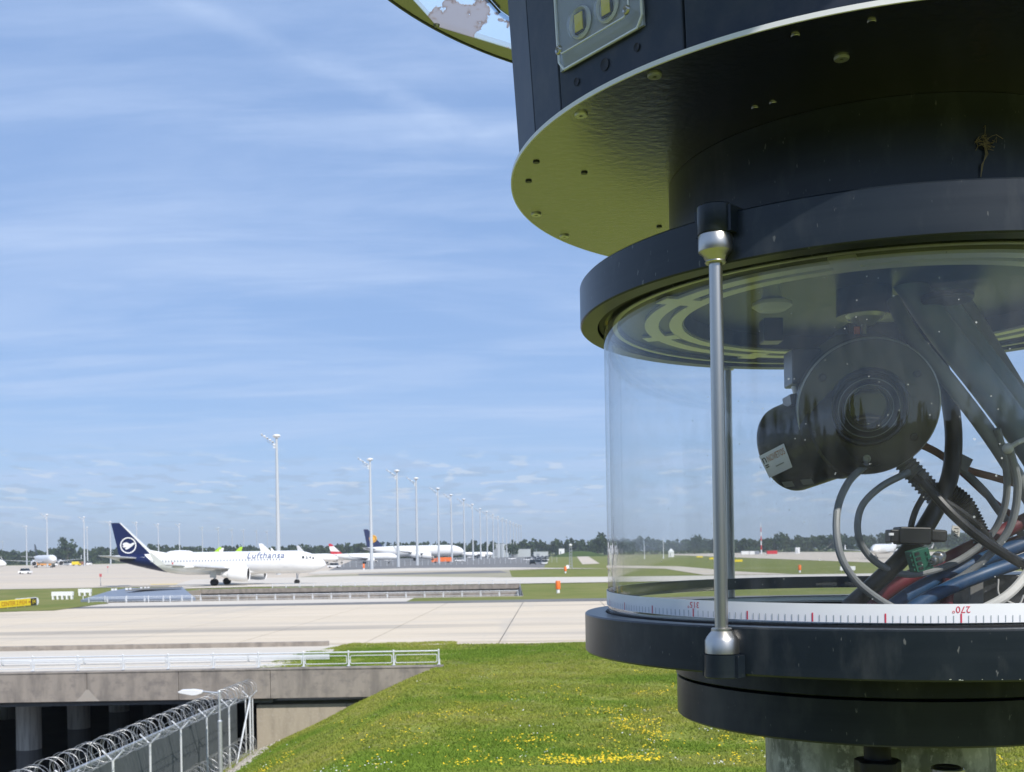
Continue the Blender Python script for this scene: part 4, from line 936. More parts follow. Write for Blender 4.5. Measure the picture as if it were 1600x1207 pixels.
# ================================================================== TREES
def crown(b, c, rx, rz_, n, rnd, sz, flat=.75):
    """leaf clumps spread through several lobes of the crown"""
    lobes = [(Vector((rnd.uniform(-.55, .55) * rx, rnd.uniform(-.5, .5) * rx, rnd.uniform(-.5, .6) * rz_)), rnd.uniform(.4, .7)) for _ in range(rnd.randint(4, 7))]
    for _ in range(n):
        lc, lr = rnd.choice(lobes); d = Vector((rnd.gauss(0, 1), rnd.gauss(0, 1), rnd.gauss(0, 1))).normalized() * (rnd.random() ** .4)
        p = Vector(c) + lc + Vector((d.x * rx * lr, d.y * rx * lr, d.z * rz_ * lr))
        s = sz * rnd.uniform(.6, 1.3); u = Vector((rnd.gauss(0, 1), rnd.gauss(0, 1), rnd.gauss(0, .7))).normalized(); w = u.orthogonal().normalized()
        w = (w * cos(rnd.random() * 3) + u.cross(w) * sin(rnd.random() * 3)).normalized(); v = u.cross(w)
        k = len(b.v); b.v += [p + w * s, p + v * s * .8, p - w * s * .9, p - v * s]; b.f.append((k, k + 1, k + 2, k + 3))
rnd = random.Random(21)
b = MB()
def hgt(x):                                            # crown height along the wood
    return 16.8 + 2.6 * noise.noise(Vector((x * .006, 1, 0))) + 3.2 * noise.noise(Vector((x * .03, 5, 0)))
x = -1300
while x < 1300:
    for row in range(2):
        yy = 1240 + row * 26 + rnd.uniform(-12, 12); h = hgt(x) * rnd.uniform(.82, 1.08); w = rnd.uniform(5, 8.5)
        crown(b, (x + rnd.uniform(-3, 3), yy, h * .56), w, h * .50, 120, rnd, 1.9)
        if row == 0: crown(b, (x + 4, yy - 9, 3.2), 5.5, 3.6, 36, rnd, 1.3)
    x += 6.4
wood = b.build('distant_wood', M['leaf'], smooth=False, keep=True)
tag(wood, 'long dark green wood closing the airfield along the horizon', 'wood', kind='stuff')
b = MB()
x = -1300
while x < 1300:
    b.cyl((x, 1262 + rnd.uniform(-6, 6), 0), (x + rnd.uniform(-.5, .5), 1262, hgt(x) * .8), .5, .25, n=5, caps=False); x += 7
tag(b.build('wood_trunks', M['bark'], smooth=False), 'trunks inside the distant wood', 'wood', kind='stuff')
b = MB()
rnd = random.Random(33)
for k in range(64):
    a = radians(-172 + k * 2.6); rr = rnd.uniform(36, 40); h = 9.4 + .2 * sin(k * .7) + rnd.uniform(-.1, .1)
    crown(b, (rr * 1.15 * cos(a), rr * sin(a) - 4, h * .5), 3.6, h * .52, 330, rnd, .85)
nb_ = 180; k0 = len(b.v)
for i in range(nb_ + 1):
    a = radians(-178 + i * 176 / nb_); h = 9.7 + .35 * noise.noise(Vector((i * .05, 2, 0))) + .12 * noise.noise(Vector((i * .9, 7, 0)))
    for rr, z in ((43, h * .96), (40, h), (37, h * .8), (35, h * .35), (34.5, 0)): b.v.append(Vector((rr * 1.15 * cos(a), rr * sin(a) - 4, z)))
b.f += [(k0 + i * 5 + j, k0 + i * 5 + 5 + j, k0 + i * 5 + 6 + j, k0 + i * 5 + 1 + j) for i in range(nb_) for j in range(4)]
tag(b.build('trees_behind', M['leaf'], smooth=False, keep=True), 'trees behind the viewpoint that mirror in the clear cylinder', 'wood', kind='stuff')
sheet('wood_floor', [(-1000, 1000, 1225, 1500)], M['leaf'], .3)
def tree(px, Y, h, w, label, n=520, m='leaf'):
    q = P(px, HX, Y); r = empty('broadleaf_tree', (q.x, Y, 0), label, 'tree')
    t = MB().tube([(0, 0, 0), (.3, .1, h * .3), (.1, 0, h * .6)], [h * .03, h * .022, h * .012], 8)
    for k in range(6):
        a = k * 1.1; t.tube([(.2, 0, h * (.28 + .05 * k)), (cos(a) * w * .35, sin(a) * w * .35, h * (.5 + .05 * k))], [h * .012, h * .004], 5)
    t.build('trunk', M['bark'], r); c = MB(); crown(c, (0, 0, h * .58), w, h * .46, n, rnd, h * .06); c.build('crown', M[m], r, smooth=False, keep=True)
tree(105, 1180, 27, 8.5, 'tallest round tree standing out of the wood on the left')
tree(92, 1190, 20, 9, 'lower round tree leaning on the left side of the tallest one')
tree(233, 1185, 22, 8, 'round tree top just right of the navy tail fin')
tree(800, 1080, 16, 7, 'dark tree at the foot of the far hangars')
tree(766, 1100, 17, 6, 'narrow dark tree left of the pale hangar')
tree(934, 1120, 22, 9, 'tall tree just left of the clear cylinder')
tree(1210, 1150, 20, 12, 'broad tree behind the climbing airliner')
tree(1085, 1150, 19, 9, 'round tree behind the clear cylinder left of the steel rod')

# ================================================================== THE TOWER (glass camera housing under a lamp head)
AX, AY = .3408, 1.0
TZ = terrain(AX, AY)
tw = empty('camera_tower', (AX, AY, TZ), 'black and steel tower with a clear camera cylinder below a round lamp head', 'camera tower')
TO = tw.location.copy(); TC = Vector((AX, AY, CH))
def tb(name, b, m, par=None, **k): return b.build(name, m, par or tw, org=TO, **k)
def hz(px, py, h):                                   # point of the horizontal plane h above eye level
    u, v = ray(px, py); t = h / v; return Vector((u * t, t, CH + h))
def ang_on(px, py, R):                               # angle on the near side of the round body of radius R
    u, v = ray(px, py); a = u * u + 1; b_ = -2 * (u * AX + AY); c = AX * AX + AY * AY - R * R
    t = (-b_ - sqrt(b_ * b_ - 4 * a * c)) / (2 * a); return atan2(t - AY, t * u - AX), v * t
def cylpt(R, phi, z): return Vector((AX + R * cos(phi), AY + R * sin(phi), CH + z))
NS = 160
tb('pipe', MB().lathe([(.1005, -(CH - TZ) - .1), (.1005, -.1528)], TC + Vector((-.0065, 0, 0)), 72), M['zinc'])
tb('lower_flange', MB().lathe([(.02, -.1529), (.1866, -.1529), (.1881, -.1514), (.1881, -.1180), (.1868, -.1172), (.02, -.1172)], TC, NS), M['anod'])
tb('upper_flange', MB().lathe([(.02, -.1157), (.1878, -.1157), (.1890, -.1148), (.1890, -.0929), (.02, -.0929)], TC, NS), M['anod'])
tb('lower_ring', MB().lathe([(.02, -.0927), (.2722, -.0927), (.2736, -.0913), (.2736, -.0584), (.2724, -.0572), (.2545, -.0572), (.2540, -.0600), (.2465, -.0600), (.2460, -.0560), (.2440, -.0552), (.2380, -.0552), (.2370, -.0660), (.01, -.0660)], TC, NS), M['anod'])
tb('lip_reflection', MB().lathe([(.2290, -.0600), (.2360, -.0560), (.2375, -.0560), (.2375, -.0620), (.2290, -.0620)], TC, NS, closed=True), M['alu_ring'])  # bright ring standing in for the glass reflected in the ring top
tb('gasket', MB().lathe([(.2519, -.0566), (.2533, -.0560), (.2533, -.0600), (.2519, -.0600)], TC, NS, closed=True), M['rubber'])
tb('glass_cylinder', MB().lathe([(.2518, -.0590), (.2518, .2150), (.2478, .2150), (.2478, -.0590)], TC, NS, closed=True), M['cylinder_glass'])
ur = tb('upper_ring', MB().lathe([(.01, .2466), (.2722, .2466), (.2736, .2452), (.2736, .2107), (.2724, .2095), (.2575, .2095), (.2570, .2185), (.2440, .2185), (.2440, .2117), (.2380, .2117), (.2370, .2150), (.1760, .2150), (.1755, .2300), (.01, .2300)], TC, NS), M['anod'])
tb('seal', MB().lathe([(.2520, .2110), (.2560, .2120), (.2560, .2180), (.2520, .2180)], TC, NS, closed=True), M['rubber'])
tb('ceiling_ring', MB().lathe([(.2000, .2122), (.2130, .2122), (.2130, .2149), (.2000, .2149)], TC, NS, closed=True), M['alu_ring'])
tb('ceiling_ring', MB().lathe([(.1780, .2128), (.1900, .2128), (.1900, .2149), (.1780, .2149)], TC, NS, closed=True), M['alu_ring'])
tb('edge_trim', MB().lathe([(.2392, .2108), (.2432, .2108), (.2432, .2116), (.2392, .2116)], TC, NS, closed=True), M['alu_ring'])
for a in range(0, 360, 45):
    p = cylpt(.2065, radians(a + 20), .2122); tb('ceiling_lug', MB().box(p + Vector((0, 0, .0012)), (.034, .020, .0024), rz=radians(a + 20)), M['alu_ring'], smooth=False)
tb('neck', MB().lathe([(.1885, .2468), (.1885, .3395)], TC, NS), M['anod'])
# degree tape, laid a little higher at the back
TT = Matrix.Rotation(.0143, 3, 'X'); TCt = TC + Vector((0, 0, -.0439))
tape = tb('degree_tape', MB().lathe([(.2526, -.0066), (.2530, -.0066), (.2530, .0066), (.2526, .0066)], TCt, NS, TT, closed=True), M['tape'])
tb('tape_back', MB().lathe([(.2522, -.0064), (.2522, .0064)], TCt, NS, TT), M['tape_back'], tape)
def tpt(R, phi, z): return TCt + TT @ Vector((R * cos(phi), R * sin(phi), z))
ph315 = ang_on(1083.5, 960, .2530)[0]; ph270 = ang_on(1502, 964, .2530)[0]
maj = (ph270 - ph315) / 4
def tick(phi, w, z0, z1, m):
    R = .25325; q = [tpt(R, phi + d, z) for d, z in ((-w, z0), (w, z0), (w, z1), (-w, z1))]; return q
bg_ = MB()
for i in range(-14, 22):
    ph = ph315 + i * maj
    tb('degree_mark', MB().face(tick(ph, .0022, -.0064, .0000, 0)), M['red_ink'], tape, smooth=False)
    for k in range(1, 10): bg_.face(tick(ph + maj * k / 10, .0011, -.0062, -.0014, 0))
o = tb('fine_marks', bg_, M['grey_ink'], tape, smooth=False); o['kind'] = 'stuff'
def tape_text(s, phi):
    v, f = text_mesh(s, .0066, 0, spacing=1.02)
    MB().add([tpt(.25325, phi - p.x / .2533, .0030 - p.y) for p in v], f).build('degree_number', M['red_ink'], tape, org=TO, smooth=False, keep=True)
tape_text('315°', ph315); tape_text('270°', ph270)
# tie rods
rod_a = atan2(-.207, -.188)
for k in range(3):
    a = rod_a + k * 2 * pi / 3; p = Vector((AX + .2800 * cos(a), AY + .2800 * sin(a), CH))
    rd = tb('tie_rod', MB().lathe([(.0049, -.066), (.0049, .222)], p, 28), M['steel'])
    tb('ferrule', MB().lathe([(.002, -.0768), (.0118, -.0768), (.0124, -.0762), (.0124, -.0668), (.0108, -.0640), (.0076, -.0600), (.0076, -.0584), (.0070, -.0578), (.0050, -.0578)], p, 36), M['steel'], rd)
    tb('ferrule', MB().lathe([(.0050, .2088), (.0072, .2090), (.0078, .2098), (.0072, .2108), (.0094, .2150), (.0122, .2172), (.0124, .2176), (.0124, .2290), (.0120, .2296), (.002, .2296)], p, 36), M['steel'], rd)
    rM = Matrix.Rotation(a, 3, 'Z')
    tb('lug', MB().lathe([(.001, -.0940), (.0122, -.0940), (.0130, -.0932), (.0130, -.0770), (.001, -.0770)], p, 32).box(p + Vector((-.012 * cos(a), -.012 * sin(a), -.0855)), (.030, .030, .0160), M=rM), M['anod'])
    tb('lug', MB().lathe([(.001, .2298), (.0124, .2298), (.0128, .2304), (.0128, .2500), (.0118, .2510), (.001, .2510)], p, 32).box(p + Vector((-.012 * cos(a), -.012 * sin(a), .2395)), (.030, .030, .0190), M=rM), M['anod'])
# base plate of the lamp head
bp = tb('base_plate', MB().lathe([(.01, .3397), (.3350, .3397), (.3350, .3436), (.01, .3436)], TC, NS), M['underplate'])
tb('plate_edge', MB().lathe([(.3346, .3399), (.3362, .3399), (.3362, .3434), (.3346, .3434)], TC, NS, closed=True), M['white_edge'], bp)
def disc_at(px, py, r, nm, m, th=.0016, hole=True):
    p = hz(px, py, .3397 - th); 
    prof = [(r * .32, th), (r * .32, 0), (r * .92, 0), (r, th * .4), (r, th)] if hole else [(0.0001, 0), (r * .9, 0), (r, th * .4), (r, th)]
    tb(nm, MB().lathe(prof, p, 20), m, bp)
    if hole: tb('screw_hole', MB().lathe([(.0001, th * .55), (r * .33, th * .55)], p, 10), M['black'], bp)
for x, y in ((908, 182), (838, 337), (882, 371), (1315, 94), (1023, 121)): disc_at(x, y, .0052, 'washer', M['trim'] if x > 1000 else M['alu_ring'])
for x, y in ((838, 255), (826, 285), (913, 272), (1030, 356), (1243, 58), (1362, 36), (1208, 163), (1180, 171), (1230, 199), (1256, 195)): disc_at(x, y, .0030, 'rivet', M['underplate'] if x > 1100 else M['anod'], .0012, False)
# lamp housing: flat panels, slightly flared
phis = [radians(a) for a in (-178, -164, -154.6, -131, -107.4, -84, -60, -36, -12, 12, 36, 60, 84, 108, 132, 158, 182)]
RB, RTp, ZB, ZT = .3275, .3450, .3440, .6440
for i in range(len(phis) - 1):
    a, b_ = phis[i], phis[i + 1]; g = .0035 if abs(b_ - a) > .2 else .0008
    q = []
    for R_, z in ((RB, ZB), (RTp, ZT)):
        p0, p1 = cylpt(R_, a, z), cylpt(R_, b_, z); d = (p1 - p0).normalized() * (g / 2 * .6); q.append((p0 + d, p1 - d))
    n = Vector((cos((a + b_) / 2), sin((a + b_) / 2), 0))
    tb('housing_panel', MB().prism([q[0][0], q[0][1], q[1][1], q[1][0]], -n * .012), M['housing'], smooth=False, bevel=.0012)
tb('housing_core', MB().lathe([(.300, ZB), (.318, ZT)], TC, 48), M['black'])
# LED module on the panel that faces the camera
a, b_ = phis[2], phis[3]
c0, c1, c2 = cylpt(RB, a, ZB), cylpt(RB, b_, ZB), cylpt(RTp, a, ZT)
pn = (c1 - c0).cross(c2 - c0).normalized()
if pn.dot(-c0 + Vector((0, 0, CH))) < 0: pn = -pn
def on_panel(px, py, off=0.0):
    u, v = ray(px, py); d = Vector((u, 1, v)); o_ = Vector((0, 0, CH)); t = ((c0 + pn * off) - o_).dot(pn) / d.dot(pn); return o_ + d * t
bl_, br_ = on_panel(879, 114), on_panel(1009, 47)
up = Vector((0, 0, 1)); up = (up - pn * up.dot(pn)).normalized(); ex = (br_ - bl_); ex = (ex - up * ex.dot(up)); Wm = ex.length; ex.normalize()
Hm = .145
def mp(s, t, off=0.0): return bl_ + ex * (s * Wm) + up * (t * Hm) + pn * off
MR = Matrix((ex, up, pn)).transposed()               # local x,y,z -> world
led = tb('led_module', MB().prism([mp(.0, .0), mp(1, 0), mp(1, 1), mp(0, 1)], pn * .0022), M['led_board'], smooth=False)
q_ = [(.06, 0), (.94, 0), (1, .05), (1, .95), (.94, 1), (.06, 1), (0, .95), (0, .05)]
tb('lens_cover', MB().add([mp(s * 1.0, t, .003) for s, t in q_] + [mp(.06 + s * .88, .05 + t * .9, .0085) for s, t in q_] + [mp(.10 + s * .80, .09 + t * .82, .0100) for s, t in q_],
   [(i, (i + 1) % 8, 8 + (i + 1) % 8, 8 + i) for i in range(8)] + [(8 + i, 8 + (i + 1) % 8, 16 + (i + 1) % 8, 16 + i) for i in range(8)] + [tuple(range(16, 24))]), M['lampcover'], led, smooth=False)
tb('rim', MB().tube([mp(s, t, .0030) for s, t in q_ + q_[:1]], .0011, 6, caps=False), M['edge_highlight'], led)  # cover outline traced in the painted highlight colour
for (sx_, ty_) in ((.22, .80),):
    tb('moulded_loop', MB().tube([mp(sx_ + .13 * cos(a_ * pi / 12), ty_ + .065 * sin(a_ * pi / 12) + .05 * cos(a_ * pi / 12), .0104) for a_ in range(25)], .0006, 5, caps=False), M['edge_highlight'], led)
tb('moulded_edge_highlight', MB().tube([mp(.07 + s * .86, .06 + t * .88, .0098) for s, t in q_ + q_[:1]], .0007, 5, caps=False), M['edge_highlight'], led)  # highlight along the raised edge, drawn as a near-white tube
for px, py in ((909, 36), (951, 10), (880, -32), (922, -58), (968, -70), (990, -30)):
    p = on_panel(px, py, .0024); rel = p - bl_; s_, t_ = rel.dot(ex) / Wm, rel.dot(up) / Hm
    if t_ > .97: continue
    tb('led_socket', MB().lathe([(.0001, 0), (.0110, 0), (.0122, .0014), (.0108, .0034), (.0098, .0008)], p, 24, MR), M['white_edge'], led)
    tb('led_frame', MB().box(p + pn * .0019, (.0110, .0150, .0018), M=MR), M['black'], led, smooth=False); tb('led', MB().box(p + pn * .0030, (.0088, .0130, .0012), M=MR), M['led_yellow'], led, smooth=False)
    dome = MB()
    dome.lathe([(.0126, .0010), (.0120, .0050), (.0094, .0072), (.0050, .0084), (.0001, .0088)], p, 24, MR); tb('lens_dome', dome, M['lampcover'], led)
for s_, t_ in ((.09, .085), (.91, .085), (.09, .915), (.91, .915)):
    p = mp(s_, t_, .0098); tb('screw', MB().lathe([(.0012, 0), (.0014, .0012), (.0026, .0018), (.0034, .0009), (.0036, 0)], p, 18, MR), M['steel'], led)
for px, py, r in ((945, 101, .0046), (901, 128, .0030), (995, 74, .0030), (876, 180, .0016), (1031, 94, .0016)):
    p = on_panel(px, py, .0006); tb('panel_hole', MB().lathe([(.0001, 0), (r * .7, 0), (r, .0004)], p, 16, MR), M['black'])
# big roof disc with its torn weather film
fz = .6462
fp = [hz(x, y, fz) for x, y in ((560, -110), (645, 0), (683, 42), (785, 73), (812, 82), (812, 40), (781, 18), (764, -1), (720, -60))]
fc = hz(735, 20, fz)
def ray2(poly, c, a):
    d = Vector((cos(a), sin(a), 0)); best = None
    for i in range(len(poly)):
        p, q = poly[i], poly[(i + 1) % len(poly)]; e = q - p; den_ = d.x * e.y - d.y * e.x
        if abs(den_) < 1e-12: continue
        t = ((p.x - c.x) * e.y - (p.y - c.y) * e.x) / den_; s_ = ((p.x - c.x) * d.y - (p.y - c.y) * d.x) / den_
        if t > 0 and -1e-6 <= s_ <= 1 + 1e-6 and (best is None or t < best): best = t
    return best
def circ(c, a, R_):
    d = Vector((cos(a), sin(a), 0)); w = Vector((c.x - AX, c.y - AY, 0)); b1 = w.dot(d); return -b1 + sqrt(b1 * b1 - w.dot(w) + R_ * R_)
angs = sorted([2 * pi * i / 240 - pi for i in range(240)] + [atan2(p.y - fc.y, p.x - fc.x) for p in fp])
vs = []
for a in angs:
    t0, t1 = ray2(fp, fc, a) or .1, circ(fc, a, .542)
    for t, z in ((t0, .648), (t1, .648), (t1, .654), (t0, .654)): vs.append((fc.x + t * cos(a), fc.y + t * sin(a), CH + z))
na = len(angs)
rf = tb('roof_disc', MB().add(vs, [(i * 4 + j, ((i + 1) % na) * 4 + j, ((i + 1) % na) * 4 + (j + 1) % 4, i * 4 + (j + 1) % 4) for i in range(na) for j in range(4)]), M['underplate'])
tb('roof_rim', MB().lathe([(.5405, .6470), (.5435, .6470), (.5435, .6550), (.5405, .6550)], TC, NS, closed=True), M['anod'], rf)
tb('weather_film', MB().prism(fp, (0, 0, .0008)), M['film'], rf, smooth=False)
tb('film_edge', MB().tube([p - Vector((0, 0, .0012)) for p in (fp[6], fp[7], fp[8])], .0012, 6), M['black'], rf)
tb('roof_rivet', MB().lathe([(.0001, -.003), (.0035, -.002), (.0042, 0)], hz(682, 39, .6462), 14), M['zinc'], rf)
# bright chips along the lower edge of the ring
b = MB(); rnd = random.Random(17)
for k in range(46):
    a = atan2(-1, -.25) + rnd.uniform(.05, .95); w_ = rnd.uniform(.0006, .0045); z0 = -.0912 + rnd.uniform(-.0003, .0004); hh = rnd.uniform(.0002, .0007)
    b.face([cylpt(.27375, a - w_, z0), cylpt(.27375, a + w_, z0), cylpt(.27375, a + w_ * .6, z0 + hh), cylpt(.27375, a - w_ * .5, z0 + hh * .7)])
o = tb('edge_chips', b, M['alu_ring'], smooth=False); o['kind'] = 'stuff'
# clamp knob and bolt under the flange
kp = P(1371, 1180, .868)
prof_n = 40
b = MB().cyl(kp + Vector((0, 0, .02)), kp + Vector((0, 0, -.0035)), .0105, n=24)
vs = []
for z, k in ((-.0030, .86), (-.0045, 1), (-.014, 1.0), (-.0165, .9)):
    for i in range(prof_n): a = 2 * pi * i / prof_n; rr = (.0172 + .0016 * cos(5 * a)) * k; vs.append(kp + Vector((rr * cos(a), rr * sin(a), z)))
b.add(vs, [(j * prof_n + i, j * prof_n + (i + 1) % prof_n, (j + 1) * prof_n + (i + 1) % prof_n, (j + 1) * prof_n + i) for j in range(3) for i in range(prof_n)] + [tuple(range(3 * prof_n, 4 * prof_n)), tuple(range(prof_n))])
tb('clamp_knob', b, M['rubber'])
kp = P(1480, 1199, .865); tb('bolt', MB().lathe([(.0001, 0), (.0120, 0), (.0128, -.001), (.0128, -.012), (.006, -.013), (.006, -.05)], kp, 28), M['steel'])
tb('socket_hole', MB().lathe([(.0001, .0004), (.0082, .0004), (.0095, .0010), (.0105, .0004)], kp, 24), M['black'])
# hook of dried straw in the neck hole
a_, z_ = ang_on(1537, 222, .1885)
hp = cylpt(.1888, a_, z_)
nrm = Vector((cos(a_), sin(a_), 0)); tng = Vector((-sin(a_), cos(a_), 0)); NM = Matrix((tng, Vector((0, 0, 1)), nrm)).transposed()
tb('neck_hole', MB().lathe([(.0001, 0), (.0062, .0001), (.0066, .0003)], hp, 18, NM), M['black'])
st = empty('straw_tuft', hp, 'little tuft of dried straw hanging from a hole in the black neck', 'straw')
rnd = random.Random(8); b = MB()
for k in range(26):
    p0 = hp + tng * rnd.uniform(-.004, .004) + Vector((0, 0, rnd.uniform(-.003, .004))); pts = [p0]
    for j in range(3): pts.append(pts[-1] + tng * rnd.gauss(0, .0028) + Vector((0, 0, rnd.gauss(-.0006, .002))) + nrm * rnd.uniform(0, .0015))
    b.tube(pts, .00022, 4)
for k in range(3): b.tube([hp, hp + Vector((0, 0, -.010)) + tng * (.001 * k) + nrm * .002, hp + Vector((0, 0, -.018)) - tng * (.002 + .0006 * k) + nrm * .002, hp + Vector((0, 0, -.027)) - tng * .0035 + nrm * .001], .00028, 4)
b.build('stalks', M['straw'], st, org=hp)

# ================================================================== INSIDE THE CYLINDER
def pr(r_px, t): return r_px * t / F
def hit_cyl(px, py, A, B, r):
    u, v = ray(px, py); o_ = Vector((0, 0, CH)); d = Vector((u, 1, v)); ax = (B - A).normalized()
    w = o_ - A; dp = d - ax * d.dot(ax); wp = w - ax * w.dot(ax); a = dp.dot(dp); b_ = 2 * dp.dot(wp); c = wp.dot(wp) - r * r
    D = max(0, b_ * b_ - 4 * a * c); t = (-b_ - sqrt(D)) / (2 * a); p = o_ + d * t; n = (p - A); n = (n - ax * n.dot(ax)).normalized(); return p, n
CL = P(1357, 637, .915)                              # centre of the round face
cu = empty('surveillance_camera', CL, 'round faced black camera unit hanging inside the clear cylinder', 'camera'); co = CL.copy()
def cb(name, b, m, par=None, **k): return b.build(name, m, par or cu, org=co, **k)
fdir = (Vector((0, 0, CH)) - CL).normalized(); fdir = (fdir + Vector((.16, 0, -.20))).normalized()   # the face looks at us, a touch down
def frame(z): z = z.normalized(); x = Vector((0, 0, 1)).cross(z).normalized(); return Matrix((x, z.cross(x), z)).transposed()
FM = frame(fdir); R0 = pr(108, .915)
face = cb('front_cap', MB().lathe([(R0 * .99, -.020), (R0, -.018), (R0, -.0022), (R0 * .985, -.0004), (R0 * .96, 0), (R0 * .58, 0), (R0 * .56, .0030), (R0 * .535, .0042), (R0 * .51, .0030), (R0 * .49, -.0028), (R0 * .455, -.0034), (R0 * .44, .0022), (R0 * .42, .0030), (R0 * .40, .0006),
                                     (R0 * .35, -.0026), (R0 * .33, -.0006), (R0 * .29, -.0002), (R0 * .27, -.0040), (.0001, -.0044)], CL, 96, FM), M['cam_black'], ang=28)
cb('cap_rim_highlight', MB().lathe([(R0 * .985, -.0004), (R0 * 1.006, -.0014), (R0 * 1.006, -.0034), (R0 * .985, -.0040)], CL, 96, FM, closed=True), M['trim'], face)  # edge highlight of the cap, put on as a lighter ring
for q_r in (.535, .43, .34): cb('cap_groove_highlight', MB().lathe([(R0 * q_r - .0004, .0030), (R0 * q_r, .0040 if q_r > .5 else .0034), (R0 * q_r + .0004, .0030)], CL, 96, FM), M['trim'], face)  # highlights on the groove edges, also lighter rings
cb('rear_cap', MB().lathe([(R0 * .93, -.062), (R0 * .97, -.058), (R0 * .97, -.0205), (R0 * .93, -.0195)], CL, 72, FM), M['cam_black'])
cb('lens', MB().lathe([(R0 * .255, -.0036), (R0 * .15, -.0022), (.0001, -.0016)], CL, 48, FM), M['lens'], face)
for a in (35, 145, 215, 325, 270):
    rr = .80 if a != 270 else .76
    p = CL + FM @ Vector((R0 * rr * cos(radians(a)), R0 * rr * sin(radians(a)), .0003))
    cb('cap_screw', MB().lathe([(.0001, .0002), (.0019, .0002), (.0024, .0011), (.0034, .0009), (.0036, 0)], p, 16, FM), M['rubber'] if a != 270 else M['trim'], face)
BA, BB = P(1332, 664, .935), P(1226, 704, .995); BR_ = pr(69, .985)
ax_ = (BB - BA); Lb = ax_.length
BM = frame(ax_)
br2 = cb('barrel', MB().lathe([(BR_, -.01), (BR_, Lb * .90), (BR_ * .985, Lb * .95), (BR_ * .95, Lb * .985), (BR_ * .90, Lb), (.0001, Lb * 1.02)], BA, 64, BM), M['cam_black'], ang=60)
cb('barrel_collar', MB().lathe([(BR_ * 1.0, Lb * .16), (BR_ * 1.05, Lb * .18), (BR_ * 1.05, Lb * .30), (BR_ * 1.0, Lb * .32)], BA, 64, BM), M['cam_black'], br2)
# sticker on the barrel
quadp = [(1187, 713), (1226, 693), (1239, 729), (1203, 746)]
def bil(s, t):
    (x0, y0), (x1, y1), (x2, y2), (x3, y3) = quadp
    xa, ya = x0 + (x1 - x0) * s, y0 + (y1 - y0) * s; xb, yb = x3 + (x2 - x3) * s, y3 + (y2 - y3) * s; return xa + (xb - xa) * t, ya + (yb - ya) * t
def onb(s, t, off):
    p, n = hit_cyl(*bil(s, t), BA, BB, BR_ * 1.0); return p + n * off
ng = 8
sk = cb('sticker', MB().add([onb(i / ng, j / ng, .0012) for j in range(ng + 1) for i in range(ng + 1)], [(j * (ng + 1) + i, j * (ng + 1) + i + 1, (j + 1) * (ng + 1) + i + 1, (j + 1) * (ng + 1) + i) for j in range(ng) for i in range(ng)]), M['sticker'], br2, keep=True)
def stick_text(s, x, y, w, h, m):
    v, f = text_mesh(s, 1.0, 0, res=2); x0 = min(p.x for p in v); x1 = max(p.x for p in v); y0 = min(p.y for p in v); y1 = max(p.y for p in v)
    MB().add([onb(x + (p.x - x0) / (x1 - x0) * w, y - (p.y - y0) / (y1 - y0) * h, .0015) for p in v], f).build('lettering', m, sk, org=co, smooth=False, keep=True)
stick_text('NOVETOS', .24, .40, .70, .26, M['brown_ink'])
stick_text('n', .06, .38, .13, .24, M['black'])
for y in (.46, .54): MB().add([onb(a, b2, .0014) for a, b2 in ((.07, y), (.20, y), (.20, y + .045), (.07, y + .045))], [(0, 1, 2, 3)]).build('bar', M['black'], sk, org=co, smooth=False, keep=True)
MB().add([onb(a, b2, .0014) for a, b2 in ((.42, .66), (.76, .66), (.76, .70), (.42, .70))], [(0, 1, 2, 3)]).build('bar', M['trim'], sk, org=co, smooth=False, keep=True)
for (a, b2, c_, d_) in ((1222, 750, 1238, 758), (1250, 746, 1268, 754)):
    v = [hit_cyl(x, y, BA, BB, BR_) for x, y in ((a, b2 + 2), (c_, b2), (c_ + 4, d_), (a + 5, d_ + 2))]; cb('side_label', MB().face([p + n * .0014 for p, n in v]), M['alu_ring'], br2, smooth=False)
def pbox(x0, y0, x1, y1, t, th, rz=0.0):
    c = P((x0 + x1) / 2, (y0 + y1) / 2, t); return MB().box(c, (pr(x1 - x0, t), th, pr(y1 - y0, t)), M=Matrix.Rotation(rz, 3, 'Y'))
cb('bracket', pbox(1231, 549, 1276, 604, .955, .03), M['cam_black'], smooth=False, bevel=.0015)
cb('bracket_foot', pbox(1229, 617, 1262, 634, .955, .028, radians(-8)), M['cam_black'], smooth=False, bevel=.001)
cb('bracket_bolt', MB().cyl(P(1242, 603, .95), P(1246, 618, .95), pr(6, .95), n=10), M['steel'])
cb('mount_block', pbox(1313, 512, 1392, 560, .965, .045), M['cam_black'], smooth=False, bevel=.0015)
cb('mount_column', MB().lathe([(pr(40, .97), .150), (pr(40, .97), .2300)], P(1350, HX - 8, .97) * Vector((1, 1, 0)) + Vector((0, 0, CH)) if False else Vector((P(1350, 480, .97).x, .97, CH)), 32), M['cam_black']) if False else cb('mount_column', MB().cyl(P(1350, 496, .97), P(1350, 425, .97), pr(42, .97), n=32), M['anod'])
cb('mount_cup', MB().lathe([(pr(26, .94), 0), (pr(30, .94), .003), (pr(12, .94), -.006), (.0001, -.007)], P(1352, 498, .94), 24), M['alu_ring'])
cb('mount_bolt', MB().cyl(P(1350, 508, .935), P(1350, 524, .935), pr(5, .935), n=10), M['steel'])
cb('warning_tab', pbox(1335, 511, 1343, 523, .934, .002), M['orange'], smooth=False)
